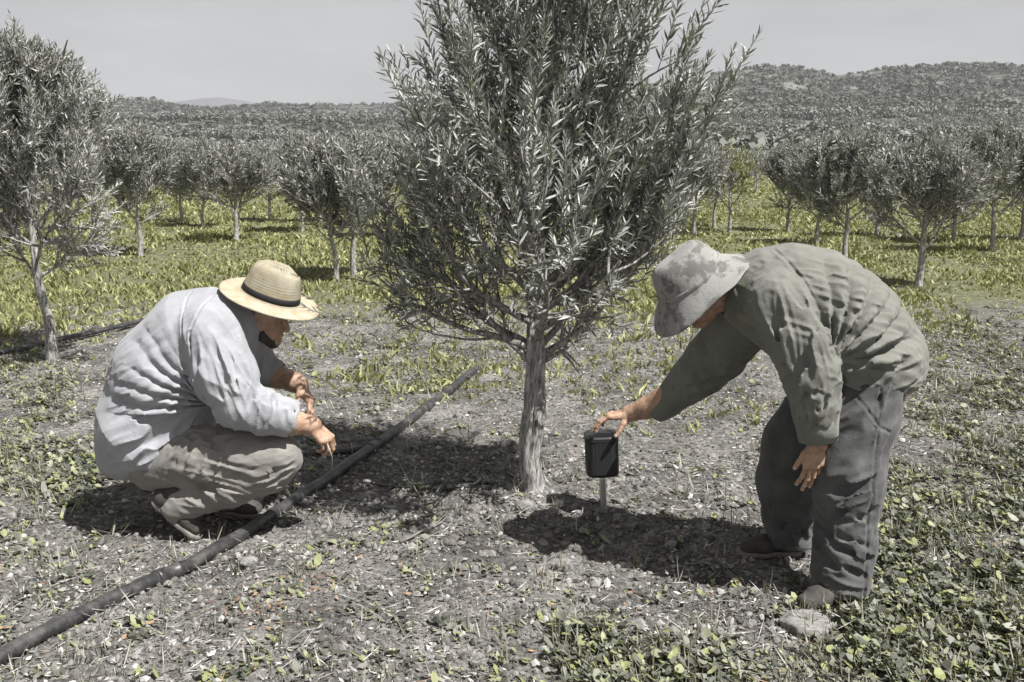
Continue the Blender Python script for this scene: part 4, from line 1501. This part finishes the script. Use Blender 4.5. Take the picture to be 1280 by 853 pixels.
# ================================================================== the crouching man
def crouching_man():
    yn, yf, yc = 3.92, 4.28, 4.10
    ez = nz((0.33, -0.13, 0.93))
    f0 = nz(np.array([0.93, -0.10, -0.33]))
    fx_ = nz(f0 - ez * np.dot(f0, ez))
    hc = at(331, 392, yc)
    base = at(240, 660, yc); base[2] = 0.0
    nl = []
    # --- body
    tor = [J(190, 560, yc, 44), J(215, 480, yc, 46), J(255, 425, yc, 46), J(285, 400, yc, 26), J(312, 396, yc, 19)]
    A = grid_for([p for p, r in tor] + [at(360, 572, yn), at(350, 560, yf), at(222, 640, yn), at(285, 650, 4.2)], 0.22, 0.009)
    A.chain(tor, .04, ((0, 1, 0), 1.25))
    A.chain([J(195, 575, 4.0, 30), J(290, 575, 3.94, 22), J(350, 574, yn, 16)], .03)
    A.chain([J(350, 576, yn, 16), J(290, 605, yn, 16), J(225, 632, yn, 12), J(233, 648, yn, 9)], .02)
    A.chain([J(200, 572, 4.2, 30), J(342, 566, yf, 15)], .03)
    A.chain([J(342, 568, yf, 15), J(300, 610, 4.22, 16), J(282, 640, 4.2, 12), J(310, 652, 4.18, 10)], .02)
    A.chain([J(280, 405, yc, 20), J(264, 412, 3.97, 26), J(282, 470, 3.9, 20), J(300, 511, 3.87, 16)], .02)
    A.chain([J(290, 405, yc, 20), J(302, 410, 4.24, 26), J(318, 470, 4.3, 16)], .02)
    B = Field(hc - .2, hc + .2, .0038)
    head(B, hc, ez, fx_)
    B.chain([J(322, 398, yc, 17), J(296, 398, yc, 20), J(270, 402, yc, 24)], .03, ((0, 1, 0), 1.1))
    # near arm (right)
    C = grid_for([at(300, 511, 3.86), at(415, 565, 3.9)], 0.09, .0030)
    C.chain([J(300, 512, 3.87, 16), J(335, 520, 3.88, 16.5), J(365, 528, 3.90, 15.5), J(384, 531, 3.92, 11.5), J(392, 532, 3.925, 10.5)], .02)
    hand(C, at(390, 531, 3.925), nz((0.62, -0.10, -0.62)), nz((0.62, -0.52, 0.50)), True,
         [(.75, .7, .4), (.65, .75, .45), (.7, .8, .5), (.8, .85, .5)], 1.0, (0.85, 0.45, -0.55), .35, .05, nl)
    # far arm (left)
    D = grid_for([at(318, 470, 4.3), at(410, 545, 4.05)], 0.09, .0030)
    D.chain([J(312, 462, 4.3, 14), J(345, 470, 4.28, 14.5), J(368, 478, 4.24, 12), J(376, 482, 4.22, 10.5)], .02)
    hand(D, at(376, 482, 4.22), nz((0.50, -0.38, -0.62)), nz((0.66, 0.05, 0.60)), False,
         [(.45, .6, .3), (.45, .7, .35), (.55, .75, .4), (.65, .8, .45)], 1.0, (0.8, 0.55, -0.5), .3, .05, nl)
    P = person_mesh([A, B, C, D], base)
    tag(P, 'man in pale shirt and straw hat crouching beside the thick pipe', 'person')
    eyes(hc, ez, fx_, P)
    nails_mesh(nl, P)
    # --- hair under the hat
    H = Field(hc - .16, hc + .16, .005)
    l_ = np.cross(ez, fx_)
    H.ell(hc + ez * .026 - fx_ * .016, (.100, .080, .098), (fx_, l_, ez), .01)
    H.half(hc + fx_ * .045, fx_, .02)
    H.half(hc - ez * .055, -ez, .02)
    for s in (-1, 1):
        H.ell(hc + l_ * s * .08 - ez * .01 + fx_ * .01, (.03, .03, .045), (fx_, l_, ez), .01, True)
    H.displace(lambda Q: .004 * (noise3(Q * 90, 3) - .5))
    V, Q = H.mesh(); obj_np('hair', V, Q, m_hair, P, True)
    # short dark beard
    H = Field(hc - .18, hc + .18, .0034)
    for s in (-1, 1):
        H.cone(hc - ez * .035 + fx_ * .012 + l_ * s * .055, hc - ez * .082 + fx_ * .035 + l_ * s * .040, .014, .022, .02)
        H.cone(hc - ez * .082 + fx_ * .035 + l_ * s * .040, hc - ez * .102 + fx_ * .066, .022, .029, .02)
    H.displace(lambda Q: .013 * (noise3(Q * np.array([150, 150, 60]), 4) - .5))
    V, Q = H.mesh(); obj_np('beard', V, Q, m_beard, P, True)
    # --- shirt
    sh = [J(182, 533, yc, 61), J(214, 468, yc, 67), J(252, 426, yc, 64), J(284, 408, yc, 44), J(300, 402, yc, 27)]
    S = Field(at(80, 640, 3.6), at(480, 320, 4.5), .0046)
    S.chain(sh, .06, ((0, 1, 0), 1.14))
    S.chain([J(268, 408, 4.0, 36), J(262, 416, 3.93, 37), J(280, 468, 3.87, 37), J(298, 505, 3.85, 31)], .025)
    S.chain([J(298, 505, 3.85, 30), J(330, 516, 3.87, 27), J(354, 521, 3.885, 22.5)], .012)
    S.cone(at(349, 520, 3.885), at(360, 523, 3.89), 23.5 * .0034, 23.5 * .0034, .004)
    S.chain([J(296, 408, 4.2, 34), J(304, 416, 4.26, 33), J(316, 455, 4.3, 27), J(340, 466, 4.29, 19)], .02)
    # shirt tail that hangs over the seat
    S.chain([J(178, 536, yc, 59), J(163, 552, yc, 46)], .05, ((0, 1, 0), 1.42))
    S.chain([J(205, 535, yc, 56), J(222, 532, yc, 44)], .05, ((0, 1, 0), 1.35))
    S.half(at(190, 594, yc), nz((0.33, 0, -1)), .010)
    S.half(at(150, 588, yc), nz((-0.5, 0, -1)), .02)
    S.cone(at(165, 612, yc), at(225, 580, yc), .10, .12, .006, ((0, 1, 0), 1.5), True)
    e0, e1 = at(345, 519, 3.88), at(375, 528, 3.90)
    S.cone(e0, e1, .058, .075, .004, None, True)
    e0, e1 = at(334, 464, 4.29), at(352, 472, 4.28)
    S.cone(e0, e1, .042, .06, .004, None, True)
    # collar: a band round the neck
    n0, n1_ = at(292, 398, yc), at(311, 388, yc)
    S.cone(n0, n1_, .082, .078, .02, ((0, 1, 0), 1.05))
    S.cone(n0 + (n1_ - n0) * .55, n1_ + (n1_ - n0) * 1.2, .064, .085, .004, ((0, 1, 0), 1.05), True)
    O = at(287, 512, yn)
    O2 = at(275, 430, yn)

    def fold(Q):
        r = fan(Q, (O[0], O[2]), math.radians(122), math.radians(205), 8.5, .08, .52, .0125, 3)
        r = r + fan(Q, (O2[0], O2[2]), math.radians(195), math.radians(300), 6, .03, .26, .010, 13)
        r = r + wrinkle(Q, at(275, 450, 3.8), .15, at(300, 511, yn) - at(262, 410, yn), .046, .018, 20, 6)
        r = r + wrinkle(Q, at(300, 480, 3.8), .16, at(330, 520, yn) - at(285, 430, yn), .030, .013, 21, 3.5)
        r = r + wrinkle(Q, at(330, 510, 3.82), .12, (0.25, 0, 1), .026, .013, 23, 3.0)
        r = r + wrinkle(Q, at(215, 560, 3.85), .22, (1, 0, .55), .045, .018, 25, 4)
        r = r + wrinkle(Q, at(235, 380, 4.0), .2, (1, 0, .7), .05, .005, 27, 4)
        r = r + seam(Q, [at(262, 365, yn), at(248, 410, yn), at(252, 455, yn), at(270, 490, yn)], 4.05 * YS)
        r = r + seam(Q, [at(226, 372, yn), at(240, 425, yn)], 4.2 * YS)
        r = r + wrinkle(Q, at(322, 458, 4.2), .10, (.2, 0, 1), .024, .005, 29, 3)
        r = r + wrinkle(Q, at(200, 480, 3.9), .30, (1, 0, .5), .026, .005, 33, 7)
        r = r + wrinkle(Q, at(290, 470, 3.8), .16, (.3, 0, -1), .022, .007, 35, 7)
        return r + .004 * (noise3(Q * 14, 31) - .5)
    S.displace(fold, .034)
    V, Q = S.mesh()
    so = obj_np('shirt', V, Q, m_lshirt, P, True)
    # shoulder yoke seam and sleeve seam as thin welts, cuff band
    mb = MB()
    e0, e1 = at(346.5, 519, 3.882), at(362, 523.5, 3.892)
    d = nz(e1 - e0)
    ln = np.linalg.norm(e1 - e0)
    mb.tube([e0 - d * .004, e0, e0 + d * ln * .5, e0 + d * ln, e0 + d * (ln + .003), e0 + d * (ln - .002), e0 + d * ln * .3], [.070, .0765, .0775, .0755, .072, .066, .064], 40, cap=False)
    V_ = mb.V[0]
    V_ += 0.004 * (noise3(V_ * 30, 2)[:, None] - .5) * 2
    mb.build('cuff', m_lshirt, so)
    # --- trousers
    T = Field(at(100, 700, 3.6), at(470, 460, 4.6), .0055)
    T.cone(at(196, 570, 4.01), at(202, 566, 4.19), .130, .128, .03)
    T.chain([J(198, 574, 3.99, 40), J(250, 572, 3.95, 38), J(300, 571, 3.93, 34), J(350, 571, yn, 27)], .03)
    T.chain([J(350, 572, yn, 26), J(335, 588, yn, 28), J(290, 606, yn, 25), J(246, 622, yn, 21), J(228, 630, yn, 21), J(220, 636, yn, 20)], .025)
    T.chain([J(200, 568, 4.22, 44), J(290, 564, 4.26, 34), J(343, 560, yf, 25)], .03)
    T.chain([J(343, 562, yf, 25), J(325, 592, 4.26, 25), J(300, 618, 4.22, 23), J(286, 636, 4.2, 21)], .025)
    T.cone(at(222, 634, yn), at(208, 645, yn), .040, .064, .004, None, True)
    T.cone(at(288, 632, 4.2), at(281, 648, 4.2), .045, .066, .004, None, True)

    def tf(Q):
        r = wrinkle(Q, at(340, 585, 3.85), .10, (1, 0, .28), .024, .012, 41, 4.5)
        r = r + wrinkle(Q, at(250, 562, 3.85), .14, (1, 0, 2.2), .028, .014, 42, 4)
        r = r + wrinkle(Q, at(270, 612, 3.85), .16, (1, 0, -.35), .026, .012, 43, 4.5)
        r = r + wrinkle(Q, at(310, 600, 4.1), .2, (1, 0, -.2), .03, .012, 44, 4)
        return r + .004 * (noise3(Q * 16, 45) - .5)
    T.displace(tf, .03)
    V, Q = T.mesh(); obj_np('trousers', V, Q, m_ltrous, P, True)
    # --- shoes
    shoe(P, at(190, 624, 3.92), at(249, 675, 3.90), (0.55, 0, 0.75), None)
    shoe(P, np.array([*at(272, 656, 4.2)[:2], 0.004]), np.array([at(272, 656, 4.2)[0] + .235, at(272, 656, 4.2)[1] - .06, 0.004]), (0, 0, 1), None)
    # --- straw hat
    hb = at(338, 371, yc)
    ly = np.cross(ez, fx_)
    mb = MB()
    seg = 120

    def hat_fn(r, h, ang, k):
        fa = 1.10 if r < .14 else 1.10 - .10 * min(1, (r - .14) / .06)
        ca, sa = np.cos(ang), np.sin(ang)
        rr = r * np.sqrt((fa * ca) ** 2 + (sa * (2 - fa)) ** 2)
        hh = h + (0.10 * (r - .12) ** 1 * (-1) * (np.cos(2 * ang) * .5 + .1) if r > .14 else 0)
        if h > .11:
            hh = hh - .022 * np.exp(-((rr * sa) / .022) ** 2) * np.clip(ca + 1.2, 0, 1) * (r < .085)
            hh = hh - .012 * np.exp(-((ca - .8) / .25) ** 2) * (np.abs(sa) > .25)
        return rr, hh * np.ones(seg)
    prof = [(.001, .142), (.03, .143), (.055, .142), (.072, .138), (.086, .128), (.094, .112), (.101, .085), (.108, .055), (.112, .030), (.114, .012), (.117, .004), (.124, .0), (.14, -.002), (.165, -.004), (.19, -.006), (.207, -.006), (.213, -.003), (.215, -.008), (.210, -.012), (.19, -.012), (.16, -.010), (.13, -.007), (.112, -.003), (.108, .012), (.104, .05), (.095, .09), (.07, .128), (.001, .134)]
    mb.lathe(prof, seg, (hb, fx_, ly, ez), hat_fn)
    ho = mb.build('straw_hat', m_straw, P)
    hat_uv(ho, seg, len(prof))
    mb = MB()
    bp_ = [(.1135, .008), (.1160, .009), (.1150, .020), (.1125, .034), (.1100, .0345), (.109, .034)]
    mb.lathe(bp_, seg, (hb, fx_, ly, ez), hat_fn)
    mb.build('hat_band', m_band, ho)
    return P


MAN_L = crouching_man()

# thin wire in his hands
w0 = at(409, 556, 3.9)
g0 = gp(414, 596)
wp = np.array([w0 + (0.0, 0, .03), w0, w0 + (.012, 0, -.03), at(416, 575, 3.92), g0 + (0, 0, .01), g0 + (-.02, -.01, .004)])
t = np.linspace(0, 5, 30)
wp = np.stack([np.interp(t, np.arange(6), wp[:, q]) for q in range(3)], 1)
for _ in range(4):
    wp[1:-1] = (wp[:-2] + 2 * wp[1:-1] + wp[2:]) / 4
mb = MB(); mb.tube(wp, .0022, 6)
tag(mb.build('wire', m_wire), 'thin pale bent wire hanging from the crouching man\'s near hand to the soil', 'wire')


# ================================================================== the standing man who bends over the probe
def bending_man():
    yn, yf, yc = 3.36, 3.74, 3.55
    ez = nz((-0.62, -0.17, 0.72))
    f0 = nz(np.array([-0.76, -0.05, -0.65]))
    fx_ = nz(f0 - ez * np.dot(f0, ez))
    hc = at(874, 362, yc)
    base = at(1010, 700, yc); base[2] = 0.0
    nl = []
    tor = [J(1084, 452, yc, 42), J(1030, 405, yc, 50), J(975, 372, yc, 48), J(940, 366, yc, 26), J(912, 368, yc, 20)]
    A = grid_for([p for p, r in tor] + [at(1060, 735, 3.3), at(985, 680, yf), at(1014, 465, 3.3)], 0.2, 0.010)
    A.chain(tor, .04, ((0, 1, 0), 1.22))
    A.chain([J(1086, 468, 3.49, 32), J(1062, 540, 3.42, 31), J(1060, 612, 3.36, 27), J(1057, 680, 3.34, 24), J(1054, 735, 3.32, 15)], .03)
    A.chain([J(1045, 470, 3.65, 40), J(995, 560, 3.70, 32), J(982, 602, 3.72, 25), J(988, 650, 3.73, 20), J(988, 682, 3.74, 14)], .03)
    A.chain([J(960, 372, yc, 25), J(964, 376, 3.40, 30), J(1004, 440, 3.34, 22), J(1014, 470, 3.32, 19)], .02)
    A.chain([J(945, 378, yc, 25), J(930, 396, 3.72, 30), J(885, 455, 3.90, 19)], .02)
    B = Field(hc - .22, hc + .24, .0040)
    head(B, hc, ez, fx_)
    B.chain([J(888, 365, yc, 19), J(915, 368, yc, 21), J(940, 370, yc, 26)], .03, ((0, 1, 0), 1.05))
    C = grid_for([at(1014, 470, 3.32), at(1010, 640, 3.32)], 0.10, .0030)
    C.chain([J(1014, 470, 3.32, 18), J(1019, 505, 3.32, 17), J(1023, 535, 3.32, 13), J(1023, 556, 3.325, 11.5)], .02)
    hand(C, at(1022, 553, 3.325), nz((-0.10, 0.02, -1)), nz((0.22, -1, 0.05)), False,
         [(.25, .30, .2), (.16, .25, .15), (.14, .25, .15), (.12, .25, .15)], 1.0, (0.95, 0.42, -0.30), .25, .05, nl)
    D = grid_for([at(885, 455, 3.9), at(740, 560, 4.12)], 0.09, .0030)
    D.chain([J(885, 455, 3.90, 18), J(850, 485, 3.97, 16), J(808, 510, 4.05, 13), J(787, 517, 4.085, 11)], .02)
    hand(D, at(788, 517, 4.085), nz((-0.95, 0.08, -0.12)), nz((-0.20, 0.05, 1)), True,
         [(.45, .45, .3), (.42, .42, .3), (.45, .45, .3), (.5, .5, .3)], 1.0, (0.42, 0.40, -0.95), .30, .05, nl)
    P = person_mesh([A, B, C, D], base)
    tag(P, 'man in faded olive shirt and pale bucket hat bending over the black probe', 'person')
    eyes(hc, ez, fx_, P)
    nails_mesh(nl, P)
    l_ = np.cross(ez, fx_)
    H = Field(hc - .17, hc + .17, .005)
    H.ell(hc + ez * .026 - fx_ * .016, (.100, .080, .098), (fx_, l_, ez), .01)
    H.half(hc + fx_ * .045, fx_, .02)
    H.half(hc - ez * .045, -ez, .02)
    for s in (-1, 1):
        H.ell(hc + l_ * s * .08 - ez * .01 + fx_ * .01, (.03, .03, .045), (fx_, l_, ez), .01, True)
    H.displace(lambda Q: .004 * (noise3(Q * 90, 3) - .5))
    V, Q = H.mesh(); obj_np('hair', V, Q, m_hair, P, True)
    # --- shirt
    S = Field(np.minimum(at(780, 560, 4.2), at(780, 640, 3.15)) - (0, 0, .05), at(1200, 270, 4.35), .0048)
    S.chain([J(1092, 437, yc, 58), J(1050, 408, yc, 68), J(1010, 385, yc, 70), J(975, 371, yc, 62), J(946, 367, yc, 46), J(928, 368, yc, 27)], .06, ((0, 1, 0), 1.12))
    S.chain([J(1075, 450, yc, 60), J(1098, 454, yc, 53)], .04, ((0, 1, 0), 1.36))
    S.chain([J(1040, 425, yc, 62), J(1030, 450, yc, 45)], .06, ((0, 1, 0), 1.1))       # cloth that hangs at the belly
    S.chain([J(972, 362, 3.46, 40), J(972, 378, 3.40, 39), J(1002, 430, 3.35, 37), J(1014, 470, 3.32, 34), J(1020, 512, 3.31, 28), J(1021, 536, 3.315, 24)], .022)
    S.cone(at(1021, 524, 3.312), at(1022, 545, 3.316), 25.5 * .0028, 24 * .0028, .004)
    S.chain([J(950, 380, 3.65, 40), J(930, 400, 3.74, 40), J(900, 440, 3.84, 34), J(872, 468, 3.92, 30), J(835, 502, 4.02, 19), J(824, 510, 4.04, 18)], .02)
    S.cone(at(836, 501, 4.01), at(821, 512, 4.05), .057, .053, .004)
    S.cone(at(1022, 534, 3.314), at(1023, 560, 3.32), .050, .075, .003, None, True)
    S.cone(at(832, 504, 4.02), at(806, 523, 4.08), .036, .062, .003, None, True)
    # hem
    S.half(at(1107, 488, yc), nz((0.55, 0, -1)), .008)
    S.cone(at(1088, 478, yc), at(1125, 540, yc), .135, .17, .005, ((0, 1, 0), 1.36), True)
    # collar
    n0, n1_ = at(938, 368, yc), at(915, 366, yc)
    S.cone(n0, n1_, .088, .083, .02, ((0, 1, 0), 1.02))
    S.cone(n0 + (n1_ - n0) * .4, n1_ + (n1_ - n0) * 1.3, .068, .095, .004, ((0, 1, 0), 1.02), True)
    O = at(1030, 452, yn)
    O2 = at(985, 345, yn)

    def fold(Q):
        r = fan(Q, (O[0], O[2]), math.radians(-12), math.radians(105), 7.5, .04, .44, .0170, 53)
        r = r + fan(Q, (O2[0], O2[2]), math.radians(232), math.radians(325), 7, .02, .38, .0150, 63)
        r = r + wrinkle(Q, at(995, 415, 3.25), .15, (0.42, 0, -1), .046, .020, 70, 6)
        r = r + wrinkle(Q, at(1015, 470, 3.25), .11, (0.5, 0, 1), .028, .014, 71, 3.5)
        r = r + wrinkle(Q, at(1018, 515, 3.25), .09, (0.12, 0, 1), .020, .011, 73, 3.5)
        r = r + wrinkle(Q, at(1090, 450, 3.3), .16, (1, 0, .35), .034, .016, 75, 4)
        r = r + wrinkle(Q, at(885, 455, 3.85), .16, (1, .3, 1.1), .034, .014, 77, 3.5)
        r = r + wrinkle(Q, at(1060, 350, yc), .2, (1, 0, -.5), .05, .007, 79, 4)
        r = r + seam(Q, [at(978, 312, yn), at(1003, 350, yn), at(1026, 400, yn), at(1038, 440, yn)], 3.5 * YS)
        r = r + seam(Q, [at(1162, 440, yc), at(1055, 497, yc)], 3.5 * YS, .004)
        r = r + wrinkle(Q, at(1050, 400, 3.4), .34, (1, 0, -.35), .026, .0075, 85, 7)
        r = r + wrinkle(Q, at(1010, 420, 3.25), .16, (.3, 0, -1), .022, .008, 87, 7)
        return r + .004 * (noise3(Q * 13, 81) - .5)
    S.displace(fold, .036)
    V, Q = S.mesh()
    so = obj_np('shirt', V, Q, m_rshirt, P, True)
    mb = MB()
    e0, e1 = at(1021, 521, 3.312), at(1022.5, 547, 3.317)
    d = nz(e1 - e0); ln = np.linalg.norm(e1 - e0)
    mb.tube([e0 - d * .004, e0, e0 + d * ln * .5, e0 + d * ln, e0 + d * (ln + .003), e0 + d * (ln - .002), e0 + d * ln * .3], [.070, .0755, .0735, .0705, .067, .062, .060], 40, cap=False)
    mb.V[0] += 0.008 * (noise3(mb.V[0] * 30, 2)[:, None] - .5)
    mb.build('cuff', m_rshirt, so)
    # --- trousers
    T = Field(at(920, 790, 3.0), at(1185, 400, 4.1), .0058)
    T.cone(at(1085, 462, 3.49), at(1075, 462, 3.63), .128, .128, .03)
    T.chain([J(1090, 466, 3.47, 45), J(1074, 530, 3.42, 44), J(1062, 590, 3.37, 41), J(1060, 615, 3.36, 40), J(1056, 680, 3.34, 36), J(1050, 722, 3.32, 33), J(1049, 742, 3.32, 34)], .03)
    T.chain([J(1050, 472, 3.65, 44), J(1000, 555, 3.70, 45), J(985, 600, 3.72, 38), J(986, 645, 3.73, 30), J(989, 676, 3.74, 27)], .03)
    T.cone(at(1050, 728, 3.32), at(1048, 765, 3.32), .072, .10, .004, None, True)
    T.cone(at(989, 668, 3.74), at(989, 695, 3.74), .058, .085, .004, None, True)

    def tf(Q):
        r = seam(Q, [at(1108, 470, 3.3), at(1092, 560, 3.3), at(1078, 640, 3.3), at(1072, 740, 3.3)], 3.42 * YS, .006)
        r = r + seam(Q, [at(1068, 490, 3.3), at(1100, 535, 3.3), at(1112, 540, 3.3)], 3.42 * YS, .006)
        r = r + wrinkle(Q, at(1065, 620, 3.25), .13, (1, 0, .45), .034, .016, 91, 4)
        r = r + wrinkle(Q, at(1050, 700, 3.25), .15, (1, 0, -.5), .030, .018, 92, 3.5)
        r = r + wrinkle(Q, at(1095, 520, 3.3), .18, (.6, 0, 1), .038, .014, 93, 4)
        r = r + wrinkle(Q, at(985, 655, 3.65), .13, (1, 0, -.4), .030, .016, 94, 3.5)
        r = r + wrinkle(Q, at(1060, 500, 3.3), .16, (1, 0, .5), .034, .013, 95, 4)
        return r + .004 * (noise3(Q * 14, 96) - .5)
    T.displace(tf, .034)
    V, Q = T.mesh(); to = obj_np('trousers', V, Q, m_rtrous, P, True)
    # --- shoes
    h1 = at(1072, 758, 3.29)
    shoe(P, np.array([h1[0], h1[1] + .03, .004]), np.array([h1[0] - .25, h1[1] - .08, .004]), (0, 0, 1), None)
    h2 = at(1002, 690, 3.74)
    shoe(P, np.array([h2[0], h2[1], .004]), np.array([h2[0] - .27, h2[1] - .02, .004]), (0, 0, 1), None)
    # --- bucket hat
    hb = at(864, 349, yc)
    ly = np.cross(ez, fx_)
    seg = 120

    def hat_fn(r, h, ang, k):
        ca, sa = np.cos(ang), np.sin(ang)
        rr = r * np.sqrt((1.10 * ca) ** 2 + (.93 * sa) ** 2)
        P_ = np.stack([rr * ca * 9, rr * sa * 9, np.full(seg, h * 9)], 1)
        w = min(1.0, r / .06)
        rr = rr * (1 + .10 * w * (noise3(P_, 7) - .5))
        hh = h + .020 * w * (noise3(P_ * 1.3 + 9, 8) - .5) - (.020 * max(0, r - .13) / .08 * np.cos(2 * ang - .4))
        return rr, hh
    mb = MB()
    prof = [(.001, .112), (.04, .113), (.07, .110), (.090, .102), (.103, .088), (.112, .065), (.118, .040), (.122, .018), (.1235, .014), (.1235, .006), (.127, .0), (.141, -.012), (.158, -.025), (.176, -.038), (.193, -.050), (.203, -.057), (.206, -.062), (.201, -.064), (.19, -.056), (.16, -.034), (.13, -.012), (.116, .0), (.112, .03), (.104, .07), (.08, .096), (.001, .104)]
    mb.lathe(prof, seg, (hb, fx_, ly, ez), hat_fn)
    ho = mb.build('bucket_hat', m_bhat, P)
    mb = MB()
    mb.lathe([(.1225, .020), (.1262, .021), (.1268, .013), (.1275, .004), (.126, .002), (.122, .003)], seg, (hb, fx_, ly, ez), lambda r, h, a, k: hat_fn(r, h, a, k))
    mb.build('hat_seam', m_bhat, ho)
    return P


MAN_R = bending_man()
